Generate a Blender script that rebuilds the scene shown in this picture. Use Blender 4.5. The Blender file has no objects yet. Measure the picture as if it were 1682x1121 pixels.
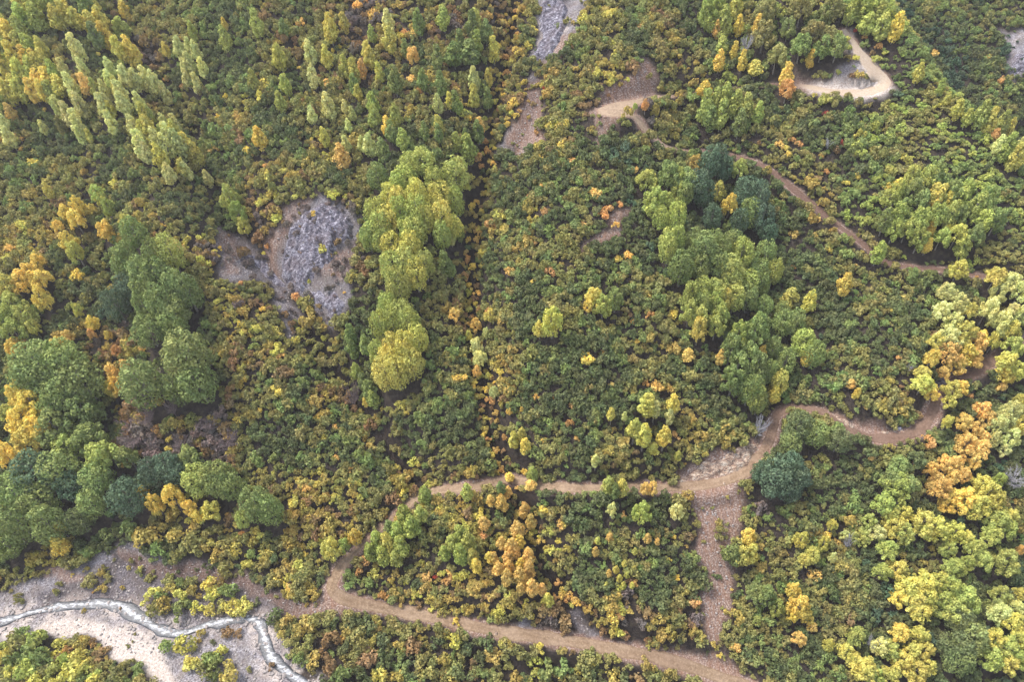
import bpy, math
import numpy as np
from mathutils import Matrix, Vector

# ------------------------------------------------------------------ camera, world, sun, exposure
scene = bpy.context.scene
COL = scene.collection
RNG = np.random.default_rng(7)
W, HH = 1682.0, 1121.0                 # the photograph's own pixel grid, used only to survey positions on the ground
PITCH, ROLL, DIST = 46.0, 4.0, 165.0
LENS = 24.0
F = LENS / 36.0 * W
pr = math.radians(PITCH)
CAM = np.array([0.0, 0.0, DIST * math.sin(pr)])
Y0 = DIST * math.cos(pr)
SLOPE = 0.62
rx = Matrix.Rotation(math.radians(90 - PITCH), 3, 'X') @ Matrix.Rotation(math.radians(-ROLL), 3, 'Z')
R = np.array(rx)
cam_d = bpy.data.cameras.new('camera')
cam_d.lens = LENS; cam_d.sensor_width = 36; cam_d.clip_start = 1.0; cam_d.clip_end = 6000
cam = bpy.data.objects.new('camera', cam_d); COL.objects.link(cam)
cam.matrix_world = Matrix.Translation(Vector(CAM)) @ rx.to_4x4()
scene.camera = cam

SUN_EL, SUN_AZ = 62.0, 300.0           # azimuth clockwise from +Y: light from upper left of the slope
world = bpy.data.worlds.new('World'); scene.world = world; world.use_nodes = True
wn = world.node_tree.nodes; wl = world.node_tree.links
sky = wn.new('ShaderNodeTexSky'); sky.sky_type = 'NISHITA'; sky.sun_disc = False
sky.sun_elevation = math.radians(SUN_EL); sky.sun_rotation = math.radians(SUN_AZ)
sky.air_density = 1.0; sky.dust_density = 3.0
wn['Background'].inputs['Strength'].default_value = 0.135
hs = wn.new('ShaderNodeHueSaturation'); hs.inputs['Saturation'].default_value = 0.55      # thin overcast: paler than a clear sky
wl.new(sky.outputs['Color'], hs.inputs['Color']); wl.new(hs.outputs['Color'], wn['Background'].inputs['Color'])
sun_d = bpy.data.lights.new('sun', 'SUN'); sun_d.energy = 1.5; sun_d.angle = math.radians(12)
sun_d.color = (1.0, 0.95, 0.87)
sun = bpy.data.objects.new('sun', sun_d); COL.objects.link(sun)
az, el = math.radians(SUN_AZ), math.radians(SUN_EL)
sdir = Vector((math.sin(az) * math.cos(el), math.cos(az) * math.cos(el), math.sin(el)))
sun.rotation_euler = sdir.to_track_quat('Z', 'Y').to_euler()
scene.view_settings.view_transform = 'Standard'; scene.view_settings.look = 'None'
scene.view_settings.gamma = 1.0; scene.view_settings.exposure = 1.56
scene.cycles.max_bounces = 5; scene.cycles.diffuse_bounces = 3; scene.cycles.transmission_bounces = 2

# ------------------------------------------------------------------ small maths
def smooth(t):
    t = np.clip(t, 0, 1); return t * t * (3 - 2 * t)
def smax(a, b, k):
    h = np.clip(0.5 + 0.5 * (a - b) / k, 0, 1)
    return b + (a - b) * h + k * h * (1 - h)
def vnoise(x, y, s, seed=0):
    x = np.asarray(x, float) / s + seed * 17.31; y = np.asarray(y, float) / s - seed * 9.77
    xi = np.floor(x).astype(np.int64); yi = np.floor(y).astype(np.int64)
    fx = smooth(x - xi); fy = smooth(y - yi)
    def h(a, b):
        n = (a * 374761393 + b * 668265263 + seed * 974634777) & 0x7fffffff
        n = ((n ^ (n >> 13)) * 1274126177) & 0x7fffffff
        return ((n ^ (n >> 16)) & 0xffff) / 65535.0
    return (h(xi, yi) * (1 - fx) + h(xi + 1, yi) * fx) * (1 - fy) + (h(xi, yi + 1) * (1 - fx) + h(xi + 1, yi + 1) * fx) * fy
def fbm(x, y, s, seed=0, o=3):
    v = 0; a = 0.5; t = 0
    for i in range(o):
        v = v + a * vnoise(x, y, s / 2 ** i, seed + i); t += a; a *= 0.5
    return v / t
def lin(rgb):
    c = np.array(rgb, float) / 255.0
    return np.where(c < 0.04045, c / 12.92, ((c + 0.055) / 1.055) ** 2.4)
def catmull(P, n=8):
    P = np.array(P, float); Q = np.vstack([2 * P[0] - P[1], P, 2 * P[-1] - P[-2]]); out = []
    for i in range(1, len(Q) - 2):
        for k in range(n):
            t = k / n
            out.append(0.5 * (2 * Q[i] + (Q[i + 1] - Q[i - 1]) * t + (2 * Q[i - 1] - 5 * Q[i] + 4 * Q[i + 1] - Q[i + 2]) * t * t
                              + (-Q[i - 1] + 3 * Q[i] - 3 * Q[i + 1] + Q[i + 2]) * t ** 3))
    out.append(P[-1]); return np.array(out)
def polydist(x, y, P):
    """distance, signed side (+ right of travel) and arc index along polyline P (world xy)"""
    d2 = np.full(np.shape(x), 1e18); sd = np.zeros(np.shape(x)); ar = np.zeros(np.shape(x))
    for i in range(len(P) - 1):
        ax, ay = P[i][:2]; bx, by = P[i + 1][:2]; dx, dy = bx - ax, by - ay; L2 = dx * dx + dy * dy + 1e-12
        t = np.clip(((x - ax) * dx + (y - ay) * dy) / L2, 0, 1)
        ex = x - ax - t * dx; ey = y - ay - t * dy; q = ex * ex + ey * ey; m = q < d2
        d2 = np.where(m, q, d2); ar = np.where(m, i + t, ar)
        sd = np.where(m, np.sign((x - ax) * dy - (y - ay) * dx), sd)
    return np.sqrt(d2), sd, ar
def inpoly(px, py, poly):
    """signed distance to polygon in survey pixels, + inside"""
    px = np.asarray(px, float); py = np.asarray(py, float)
    ins = np.zeros(px.shape, bool); d = np.full(px.shape, 1e9); n = len(poly)
    for i in range(n):
        ax, ay = poly[i]; bx, by = poly[(i + 1) % n]
        c = ((ay > py) != (by > py))
        xin = (bx - ax) * (py - ay) / ((by - ay) if by != ay else 1e-9) + ax
        ins ^= c & (px < xin)
        dx, dy = bx - ax, by - ay; t = np.clip(((px - ax) * dx + (py - ay) * dy) / (dx * dx + dy * dy + 1e-9), 0, 1)
        d = np.minimum(d, np.hypot(px - ax - t * dx, py - ay - t * dy))
    return np.where(ins, d, -d)
def proj(x, y, z):
    P = np.stack([np.asarray(x, float) - CAM[0], np.asarray(y, float) - CAM[1], np.asarray(z, float) - CAM[2]], -1)
    L = P @ R; dep = -L[..., 2]; dep = np.where(np.abs(dep) < 1e-3, 1e-3, dep)
    return W / 2 + F * L[..., 0] / dep, HH / 2 - F * L[..., 1] / dep, dep
def raydir(px, py):
    px = np.atleast_1d(np.asarray(px, float)); py = np.atleast_1d(np.asarray(py, float))
    d = np.stack([(px - W / 2) / F, (HH / 2 - py) / F, -np.ones_like(px)], -1)
    return d @ R.T
def hit(px, py, hf, off=0.0):
    d = raydir(px, py); off = np.broadcast_to(np.asarray(off, float), (len(d),))
    t0 = np.full(len(d), 60.0); t1 = np.full(len(d), 60.0); done = np.zeros(len(d), bool)
    t = 60.0
    while t < 600 and not done.all():
        p = CAM + d * (t + 1.2); below = p[:, 2] < hf(p[:, 0], p[:, 1]) + off
        new = below & ~done; t0[new] = t; t1[new] = t + 1.2; done |= new; t += 1.2
    for _ in range(12):
        tm = (t0 + t1) / 2; p = CAM + d * tm[:, None]; b = p[:, 2] < hf(p[:, 0], p[:, 1]) + off
        t1 = np.where(b, tm, t1); t0 = np.where(b, t0, tm)
    p = CAM + d * t1[:, None]; return p, t1

# ------------------------------------------------------------------ terrain
def plane(x, y):
    zp = (y - Y0) * SLOPE
    zp = np.where(y > 300, (300 - Y0) * SLOPE + (y - 300) * 0.25, zp)
    return smax(zp, -46.0 - 0.02 * (y - 20) + 0 * x, 4.0)
RA = 8.0
RIDGE_PX = [(1372, -120), (1432, -25), (1480, 55), (1524, 122), (1572, 182), (1630, 250), (1706, 328), (1800, 435)]
rp, _ = hit([p[0] for p in RIDGE_PX], [p[1] for p in RIDGE_PX], plane, RA)
e0 = rp[0] + (rp[0] - rp[1]) * 12; e1 = rp[-1] + (rp[-1] - rp[-2]) * 8
RIDGE = np.vstack([e0[None], rp, e1[None]])[:, :2]
def base(x, y):
    x = np.asarray(x, float); y = np.asarray(y, float); z = plane(x, y)
    d, sd, ar = polydist(x, y, RIDGE)
    i = np.clip(np.floor(ar).astype(int), 0, len(RIDGE) - 2); f = ar - i
    nx = RIDGE[i, 0] * (1 - f) + RIDGE[i + 1, 0] * f; ny = RIDGE[i, 1] * (1 - f) + RIDGE[i + 1, 1] * f
    zr = plane(nx, ny) + RA
    s = d * -sd                          # ridge runs away-to-near, so the far flank is on its left-hand side
    left = z + RA * np.exp(-(d / 26.0) ** 2)
    flank = zr - 1.02 * (np.sqrt(d * d + 9) - 3)
    far = zr - 44 + 0.48 * (d - 42)
    right = smax(flank, far, 6.0)
    w = (s > 0)
    zz = np.where(w, right, left)
    return -smax(-zz, np.full(zz.shape, -118.0), 8.0)      # the mountain tops out well beyond the view
P_, _ = hit([300], [935], base); ZF = P_[0, 2]; YF = P_[0, 1]
P_, _ = hit([540], [990], base); XF = P_[0, 0]

xs = np.concatenate([np.linspace(-900, -200, 40)[:-1], np.arange(-200, 215, 0.7), np.linspace(215, 900, 40)])
ys = np.concatenate([np.linspace(-300, 12, 30)[:-1], np.arange(12, 300, 0.7), np.linspace(300, 1100, 40)])
GX, GY = np.meshgrid(xs, ys)
GZ = base(GX, GY)
calm = 1 - smooth((np.hypot(GX, GY - 100) - 250) / 200)
GZ += (fbm(GX, GY, 34, 3) - 0.5) * 5.0 + (fbm(GX, GY, 9, 5) - 0.5) * 1.1 * calm
def bl(px, hf, off): p, _ = hit([q[0] for q in px], [q[1] for q in px], hf, off); return p
GLINE = {}
GUL = {
 'central': ([(850, -60), (842, 0), (838, 60), (816, 170), (800, 260), (782, 380), (776, 480), (786, 580), (800, 680), (815, 740), (832, 778)], 6.5, 4.5),
 'lowcentral': ([(845, 815), (870, 880), (895, 945), (930, 1000), (955, 1035)], 4.5, 3.0),
 'left': ([(170, -40), (205, 40), (245, 95), (290, 170), (335, 250), (368, 330), (400, 395), (445, 455), (490, 510), (535, 580), (590, 660), (640, 740), (690, 800)], 7.0, 7.0),
 'chute': ([(940, -30), (900, 60), (875, 130), (872, 190), (850, 240), (815, 290)], 2.0, 6.0),
 'right': ([(1110, 200), (1165, 270), (1215, 380), (1262, 520), (1280, 600), (1275, 660)], 6.0, 10.0),
 'farleft': ([(40, 180), (130, 300), (180, 420), (200, 560), (190, 690)], 4.0, 9.0),
}
for k, (px, dep, wid) in GUL.items():
    p = bl(px, base, -dep * 0.7); GLINE[k] = p; d, _, _ = polydist(GX, GY, p); GZ -= dep * np.exp(-np.abs(d / wid) ** 1.6)
SPURS = [([(60, 0), (150, 150), (260, 290), (350, 460), (460, 620)], 3.0, 9.0), ([(420, 20), (450, 150), (470, 290)], 3.5, 10.0), ([(960, 60), (1010, 120)], 2.5, 12.0), ([(1470, 560), (1440, 660)], 4.0, 18.0), ([(720, 860), (790, 1000)], 2.5, 12.0), ([(980, 850), (1060, 1000)], 2.5, 12.0), ([(1010, 260), (970, 420), (930, 560), (900, 680)], 6.0, 22.0), ([(690, 200), (690, 330), (650, 520), (650, 640)], 4.0, 12.0),
         ([(1240, 330), (1180, 420), (1120, 560)], 2.0, 16.0), ([(260, 400), (270, 520), (300, 620)], 5.0, 14.0), ([(540, 330), (520, 420), (540, 500)], 2.5, 8.0)]
for px, up, wid in SPURS:
    p = bl(px, base, up * 0.7); d, _, _ = polydist(GX, GY, p); GZ += up * np.exp(-(d / wid) ** 2)
FLOOR = ZF + 0.04 * (GY - YF) - 0.32 * np.maximum(GX - XF, 0)
GZ = np.where(np.hypot(GX, GY - 60) < 400, smax(GZ, FLOOR, 2.0), GZ)

def sampler(A):
    def f(x, y):
        x = np.asarray(x, float); y = np.asarray(y, float)
        i = np.clip(np.searchsorted(xs, x) - 1, 0, len(xs) - 2); j = np.clip(np.searchsorted(ys, y) - 1, 0, len(ys) - 2)
        fx = np.clip((x - xs[i]) / (xs[i + 1] - xs[i]), 0, 1); fy = np.clip((y - ys[j]) / (ys[j + 1] - ys[j]), 0, 1)
        return (A[j, i] * (1 - fx) + A[j, i + 1] * fx) * (1 - fy) + (A[j + 1, i] * (1 - fx) + A[j + 1, i + 1] * fx) * fy
    return f
Hs = sampler(GZ)

# roads: surveyed centre lines, half widths (m), pale tone along the way
ROADS = {
 'lower': ([(1230, 1130, 2.6), (1160, 1106, 2.5), (1090, 1083, 2.6), (1000, 1066, 2.4), (900, 1050, 2.2), (800, 1034, 2.0), (700, 1014, 1.9), (620, 998, 2.0), (565, 985, 2.6), (545, 967, 2.5),
            (555, 940, 2.0), (580, 912, 1.7), (605, 887, 1.4), (640, 855, 1.3), (680, 822, 1.5), (720, 806, 1.7), (780, 798, 1.8), (835, 792, 1.8), (900, 798, 1.8), (960, 803, 1.9), (1030, 802, 1.8),
            (1100, 802, 2.0), (1160, 798, 2.3), (1213, 782, 2.3), (1250, 748, 1.9), (1268, 712, 1.8), (1278, 678, 1.8), (1320, 668, 1.8), (1368, 686, 1.9), (1410, 716, 2.1), (1460, 722, 2.2), (1505, 710, 2.1), (1530, 682, 2.0),
            (1540, 652, 1.9), (1570, 626, 2.0), (1612, 604, 2.0), (1655, 578, 2.0), (1720, 545, 2.0)], 0.0),
 'upper': ([(1386, 48, 1.5), (1405, 78, 2.0), (1427, 106, 2.8), (1443, 124, 3.2), (1446, 138, 3.2), (1432, 149, 3.0), (1408, 153, 2.6), (1370, 151, 2.0), (1330, 143, 1.7), (1290, 138, 0.9), (1240, 142, 0.5), (1190, 147, 0.5), (1150, 153, 0.7), (1100, 160, 1.3), (1050, 168, 2.6), (1005, 174, 3.2), (992, 183, 3.0),
            (1012, 193, 2.6), (1042, 197, 2.2), (1068, 222, 1.8), (1105, 246, 1.7), (1160, 252, 1.3), (1215, 258, 1.4), (1260, 276, 1.6), (1300, 308, 1.7), (1340, 342, 1.7), (1380, 374, 1.6), (1420, 402, 1.6), (1455, 432, 1.4), (1500, 440, 1.0), (1560, 444, 0.9), (1620, 456, 0.9), (1720, 470, 0.9)], 1.0),
}
ROADW = {}
for k, (pts, tone) in ROADS.items():
    c = catmull(pts, 8); p, _ = hit(c[:, 0], c[:, 1], Hs)
    z = p[:, 2].copy()
    for _ in range(30):
        z[1:-1] = 0.25 * z[:-2] + 0.5 * z[1:-1] + 0.25 * z[2:]
    if k == 'upper':
        ia = int(np.argmin(c[:, 0] + (np.arange(len(c)) > 160) * 1e6)); dd = smooth((np.abs(np.arange(len(c)) - ia) - 9) / 16.0); z = z[ia] * (1 - dd) + z * dd
    xy = p[:, :2].copy()
    for _ in range(6):
        xy[1:-1] = 0.25 * xy[:-2] + 0.5 * xy[1:-1] + 0.25 * xy[2:]
    ROADW[k] = np.column_stack([xy, z, c[:, 2] * 0.74])
ROADD = np.full(GX.shape, 1e9)
for k, q in ROADW.items():
    d, _, ar = polydist(GX, GY, q[:, :2]); i = np.clip(np.floor(ar).astype(int), 0, len(q) - 2); f = ar - i
    zr = q[i, 2] * (1 - f) + q[i + 1, 2] * f; hw = q[i, 3] * (1 - f) + q[i + 1, 3] * f
    w = 1 - smooth((d - hw - 0.5) / 2.6)
    GZ = GZ * (1 - w) + zr * w; ROADD = np.minimum(ROADD, d - hw)
# stream bed carve
STREAM_PX = [(-60, 1030), (0, 1022), (50, 1006), (100, 996), (145, 992), (190, 993), (220, 1010), (262, 1034), (300, 1040), (350, 1024), (393, 1016), (422, 1020), (434, 1048), (445, 1080), (468, 1102), (505, 1128), (540, 1160)]
sp, _ = hit(*catmull(STREAM_PX, 6).T, Hs)
STREAM = sp.copy()
for _ in range(12): STREAM[1:-1, 2] = 0.25 * STREAM[:-2, 2] + 0.5 * STREAM[1:-1, 2] + 0.25 * STREAM[2:, 2]
STREAM[:, 2] -= 0.35
d, _, ar = polydist(GX, GY, STREAM[:, :2]); i = np.clip(np.round(ar).astype(int), 0, len(STREAM) - 1)
w = 1 - smooth((d - 1.3) / 3.0); GZ = GZ * (1 - w) + (STREAM[i, 2] - 0.1) * w
STREAMD = d
Hs = sampler(GZ)

# surface masks, surveyed in photo pixels but stored on the ground itself
GPX, GPY, GDEP = proj(GX, GY, GZ)
jx = (fbm(GX, GY, 5, 21, 4) - 0.5) * 46; jy = (fbm(GX, GY, 5, 22, 4) - 0.5) * 46
rd, rsd, _ = polydist(GX, GY, RIDGE); NEAR = (rsd > 0) | (rd < 6)
def mask(poly, soft=8, near=True):
    m = smooth((inpoly(GPX + jx, GPY + jy, poly) + soft) / (2 * soft)); m = np.where(GDEP > 5, m, 0)
    return np.where(NEAR, m, 0) if near else m
DIRT = [[(862, 130), (892, 130), (886, 240), (850, 262), (840, 240)], [(905, 60), (940, 40), (925, 90), (890, 110)], [(440, 395), (462, 345), (510, 325), (500, 345), (474, 372), (464, 430), (476, 482), (452, 455)], [(552, 405), (580, 395), (572, 470), (545, 470), (520, 450)], [(365, 378), (395, 395), (400, 440), (372, 445)], [(975, 172), (1000, 146), (1040, 118), (1050, 100), (1066, 118), (1086, 158), (1060, 172), (1000, 178)],
        [(970, 178), (1020, 190), (1012, 215), (985, 248), (974, 215)],
        [(1128, 800), (1236, 785), (1222, 830), (1208, 872), (1196, 905), (1197, 960), (1201, 1000), (1192, 1055), (1160, 1050), (1150, 1000), (1152, 950), (1144, 900), (1136, 850)],
        [(1080, 800), (1120, 775), (1160, 757), (1236, 722), (1256, 735), (1215, 780), (1140, 795)],
        [(1300, 125), (1345, 130), (1420, 140), (1410, 152), (1330, 148)],
        [(1045, 332), (1025, 365), (1010, 385), (960, 415), (943, 422), (985, 378), (1015, 352), (1030, 335)],
        [(1370, 690), (1400, 705), (1500, 690), (1530, 660), (1535, 690), (1460, 728), (1400, 722)],
        [(470, 985), (520, 985), (560, 950), (600, 1000), (540, 1012), (470, 1008), (400, 975), (300, 948), (230, 940), (170, 915), (190, 900), (280, 918), (400, 950)], [(60, 950), (110, 935), (160, 945), (120, 965)], [(1090, 1072), (1180, 1072), (1230, 1121), (1120, 1100)],
        [(1255, 60), (1300, 60), (1300, 66), (1255, 66)]]
GRAV = [[(360, 372), (388, 388), (432, 412), (462, 442), (484, 482), (498, 540), (478, 545), (458, 485), (402, 455), (368, 450)],
        [(455, 360), (475, 340), (525, 330), (590, 360), (575, 430), (568, 525), (540, 530), (500, 485), (462, 470), (458, 400)],
        [(886, -20), (975, -20), (940, 50), (900, 106), (870, 108), (876, 60)], [(872, 118), (886, 122), (880, 200), (866, 256), (854, 250), (860, 190)], [(845, 205), (858, 205), (836, 250), (822, 245)],
        [(-80, 985), (60, 960), (130, 935), (185, 893), (260, 905), (310, 925), (400, 950), (490, 990), (520, 1000), (440, 1010), (480, 1090), (520, 1140), (300, 1140), (270, 1080), (120, 1050), (-80, 1060)],
        [(1380, 115), (1400, 100), (1425, 130), (1400, 140), (1375, 138)], [(1640, 55), (1720, 40), (1720, 135), (1655, 125)], [(852, 1036), (872, 1016), (886, 1044), (868, 1046)], [(935, 1005), (960, 1010), (985, 1060), (950, 1050)]]
PALE = [[(100, 1018), (200, 1024), (262, 1046), (300, 1062), (200, 1044), (60, 1030)], [(-60, 1040), (60, 1028), (150, 1024), (215, 1045), (265, 1060), (310, 1140), (250, 1140), (215, 1085), (140, 1050), (20, 1050)],
        [(1395, 60), (1440, 110), (1470, 148), (1420, 158), (1330, 148), (1340, 138), (1405, 143), (1415, 115)],
        [(1325, 132), (1420, 132), (1420, 146), (1330, 142)], [(888, 20), (935, 10), (915, 60), (880, 80)]]
M_dirt = np.zeros(GX.shape); M_grav = np.zeros(GX.shape); M_pale = np.zeros(GX.shape)
for q in DIRT[:-1]: M_dirt = np.maximum(M_dirt, mask(q))
for i, q in enumerate(GRAV): M_grav = np.maximum(M_grav, mask(q, near=(i != 7)))
for q in PALE: M_pale = np.maximum(M_pale, mask(q))
M_dirt = np.maximum(M_dirt, 1 - smooth((ROADD + 0.1 + (jx / 46) * 1.2) / 0.9))
M_grav = M_grav * (1 - 0.75 * M_dirt)
M_wet_shade = (1 - smooth((STREAMD - 0.8 + jx / 18) / 1.8)) * 0.45
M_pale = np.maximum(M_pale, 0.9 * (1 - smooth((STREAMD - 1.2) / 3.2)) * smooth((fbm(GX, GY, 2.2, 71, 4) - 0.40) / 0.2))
for q in GLINE.values(): M_wet_shade = np.maximum(M_wet_shade, 0.9 * np.exp(-(polydist(GX, GY, q)[0] / 3.0) ** 2))  # shade down the gullies painted as darker, cooler ground
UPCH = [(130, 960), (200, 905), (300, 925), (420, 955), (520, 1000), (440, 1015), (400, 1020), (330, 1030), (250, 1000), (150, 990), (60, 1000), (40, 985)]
M_wet_shade = np.maximum(M_wet_shade, 1.0 * mask(UPCH)); M_wet_shade = np.maximum(M_wet_shade, 0.4 * mask(GRAV[1]))  # upper channel and rock surround: ground of a darker colour
bare_f = sampler(np.maximum(np.maximum(M_dirt, M_grav), M_pale)); road_f = sampler(np.minimum(ROADD, 50)); stream_f = sampler(np.minimum(STREAMD, 50))

# ------------------------------------------------------------------ thin autumn haze between the drone and the slope
hz0, hz1 = GZ.min() - 1.0, CAM[2] + 4.0
hv = [(x, y, z) for z in (hz0, hz1) for y in (-305, 1105) for x in (-905, 905)]
hme = bpy.data.meshes.new('haze'); hme.from_pydata(hv, [], [(0, 2, 3, 1), (4, 5, 7, 6), (0, 1, 5, 4), (2, 6, 7, 3), (0, 4, 6, 2), (1, 3, 7, 5)]); hme.update()
hm = bpy.data.materials.new('haze'); hm.use_nodes = True; hn = hm.node_tree.nodes; hn.clear()
ho = hn.new('ShaderNodeOutputMaterial'); hp = hn.new('ShaderNodeVolumePrincipled'); hp.inputs['Color'].default_value = (0.93, 0.93, 0.95, 1); hp.inputs['Density'].default_value = 0.0002; hp.inputs['Anisotropy'].default_value = 0.2
hm.node_tree.links.new(hp.outputs[0], ho.inputs['Volume']); hme.materials.append(hm)
hob = bpy.data.objects.new('haze', hme); COL.objects.link(hob); hob['kind'] = 'stuff'

# ------------------------------------------------------------------ materials
def mat(name):
    m = bpy.data.materials.new(name); m.use_nodes = True; n = m.node_tree.nodes; n.clear()
    o = n.new('ShaderNodeOutputMaterial'); return m, n, m.node_tree.links, o
def noise(n, l, scale, detail=4, vec=None, rough=0.6):
    t = n.new('ShaderNodeTexNoise'); t.inputs['Scale'].default_value = scale; t.inputs['Detail'].default_value = detail; t.inputs['Roughness'].default_value = rough
    if vec is not None: l.new(vec, t.inputs['Vector'])
    return t.outputs['Fac']
def ramp(n, l, fac, stops):
    r = n.new('ShaderNodeValToRGB'); e = r.color_ramp.elements
    while len(e) < len(stops): e.new(0.5)
    for k, (p, c) in enumerate(stops): e[k].position = p; e[k].color = (*lin(c), 1)
    l.new(fac, r.inputs['Fac']); return r.outputs['Color']
def mix(n, l, fac, a, b, mode='MIX'):
    m = n.new('ShaderNodeMix'); m.data_type = 'RGBA'; m.blend_type = mode
    for s, v in ((m.inputs[0], fac), (m.inputs[6], a), (m.inputs[7], b)):
        if hasattr(v, 'is_linked'): l.new(v, s)
        elif isinstance(v, (int, float)): s.default_value = v
        else: s.default_value = (*v, 1)
    return m.outputs[2]
def math_(n, l, op, a, b):
    m = n.new('ShaderNodeMath'); m.operation = op
    for s, v in zip(m.inputs, (a, b)):
        if hasattr(v, 'is_linked'): l.new(v, s)
        else: s.default_value = v
    return m.outputs[0]

def ground_mat():
    m, n, l, o = mat('hillside_soil')
    g = n.new('ShaderNodeNewGeometry').outputs['Position']
    at = n.new('ShaderNodeAttribute'); at.attribute_name = 'cover'
    sp_ = n.new('ShaderNodeSeparateColor'); l.new(at.outputs['Color'], sp_.inputs[0])
    f1 = noise(n, l, 0.35, 5, g); f2 = noise(n, l, 3.0, 6, g); f3 = noise(n, l, 1.1, 5, g)
    litter = ramp(n, l, f3, [(0.3, (44, 39, 40)), (0.5, (70, 61, 56)), (0.7, (92, 84, 68))])
    dirt = ramp(n, l, f2, [(0.3, (122, 92, 78)), (0.5, (158, 124, 104)), (0.66, (186, 160, 140))])
    mpd = n.new('ShaderNodeMapping'); mpd.inputs['Scale'].default_value = (1.6, 0.35, 0.35); l.new(g, mpd.inputs[0]); fs = noise(n, l, 1.0, 6, mpd.outputs[0], 0.7)
    dirt = mix(n, l, ramp(n, l, fs, [(0.40, (0, 0, 0)), (0.60, (215, 215, 215))]), dirt, ramp(n, l, f2, [(0.36, (112, 92, 88)), (0.5, (150, 132, 124)), (0.62, (222, 208, 196))]))
    fg = noise(n, l, 0.12, 3, g)
    grav = ramp(n, l, f2, [(0.3, (92, 88, 92)), (0.5, (154, 148, 152)), (0.66, (208, 204, 206))])
    grav = mix(n, l, ramp(n, l, f1, [(0.42, (0, 0, 0)), (0.62, (190, 190, 190))]), grav, ramp(n, l, fs, [(0.35, (104, 88, 78)), (0.5, (140, 122, 108)), (0.65, (122, 120, 92))]))
    grav = mix(n, l, ramp(n, l, fg, [(0.46, (0, 0, 0)), (0.62, (170, 170, 170))]), grav, ramp(n, l, f2, [(0.35, (78, 76, 82)), (0.6, (140, 136, 136))]))
    pale = ramp(n, l, f2, [(0.3, (164, 150, 140)), (0.5, (212, 198, 186)), (0.68, (240, 232, 222))])
    c = mix(n, l, sp_.outputs[0], litter, dirt); c = mix(n, l, sp_.outputs[1], c, grav); c = mix(n, l, sp_.outputs[2], c, pale)
    c = mix(n, l, math_(n, l, 'MULTIPLY', at.outputs['Alpha'], 0.9), c, mix(n, l, 1.0, c, (0.46, 0.43, 0.43), 'MULTIPLY'))  # alpha darkens wet gravel, dark channel ground and the painted gully shade
    c = mix(n, l, 1.0, c, (0.62, 0.62, 0.64), 'MULTIPLY')
    b = n.new('ShaderNodeBsdfPrincipled'); b.inputs['Roughness'].default_value = 0.95; b.inputs['Specular IOR Level'].default_value = 0.15
    l.new(c, b.inputs['Base Color'])
    bp = n.new('ShaderNodeBump'); bp.inputs['Strength'].default_value = 0.8; bp.inputs['Distance'].default_value = 0.25
    l.new(f2, bp.inputs['Height']); l.new(bp.outputs['Normal'], b.inputs['Normal']); l.new(b.outputs[0], o.inputs[0]); return m
def road_mat():
    m, n, l, o = mat('packed_dirt')
    g = n.new('ShaderNodeNewGeometry').outputs['Position']
    at = n.new('ShaderNodeAttribute'); at.attribute_name = 'track'; s = n.new('ShaderNodeSeparateColor'); l.new(at.outputs['Color'], s.inputs[0])
    f = noise(n, l, 2.2, 6, g, 0.7); f1 = noise(n, l, 0.12, 3, g)
    warm = ramp(n, l, f, [(0.3, (112, 93, 76)), (0.5, (148, 126, 102)), (0.7, (188, 166, 138))])
    pale = ramp(n, l, f, [(0.3, (176, 160, 142)), (0.5, (206, 190, 170)), (0.7, (222, 210, 194))])
    c = mix(n, l, s.outputs[1], warm, pale)
    rut = math_(n, l, 'MULTIPLY', math_(n, l, 'MULTIPLY', s.outputs[0], 0.5), noise(n, l, 0.3, 3, g))
    c = mix(n, l, rut, c, lin((206, 184, 160)))
    c = mix(n, l, ramp(n, l, noise(n, l, 0.25, 4, g), [(0.45, (0, 0, 0)), (0.62, (160, 160, 160))]), c, lin((196, 174, 150)))
    c = mix(n, l, ramp(n, l, f1, [(0.4, (0, 0, 0)), (0.7, (120, 120, 120))]), c, lin((128, 96, 84)))
    c = mix(n, l, s.outputs[2], c, ramp(n, l, f, [(0.3, (92, 70, 66)), (0.7, (138, 110, 100))]))  # third channel: painted shade on the track, redder soil on the road
    c = mix(n, l, 1.0, c, (0.62, 0.60, 0.60), 'MULTIPLY')
    b = n.new('ShaderNodeBsdfPrincipled'); b.inputs['Roughness'].default_value = 0.95; b.inputs['Specular IOR Level'].default_value = 0.15
    l.new(c, b.inputs['Base Color']); bp = n.new('ShaderNodeBump'); bp.inputs['Strength'].default_value = 0.5; bp.inputs['Distance'].default_value = 0.135
    l.new(f, bp.inputs['Height']); l.new(bp.outputs['Normal'], b.inputs['Normal']); l.new(b.outputs[0], o.inputs[0]); return m
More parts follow.
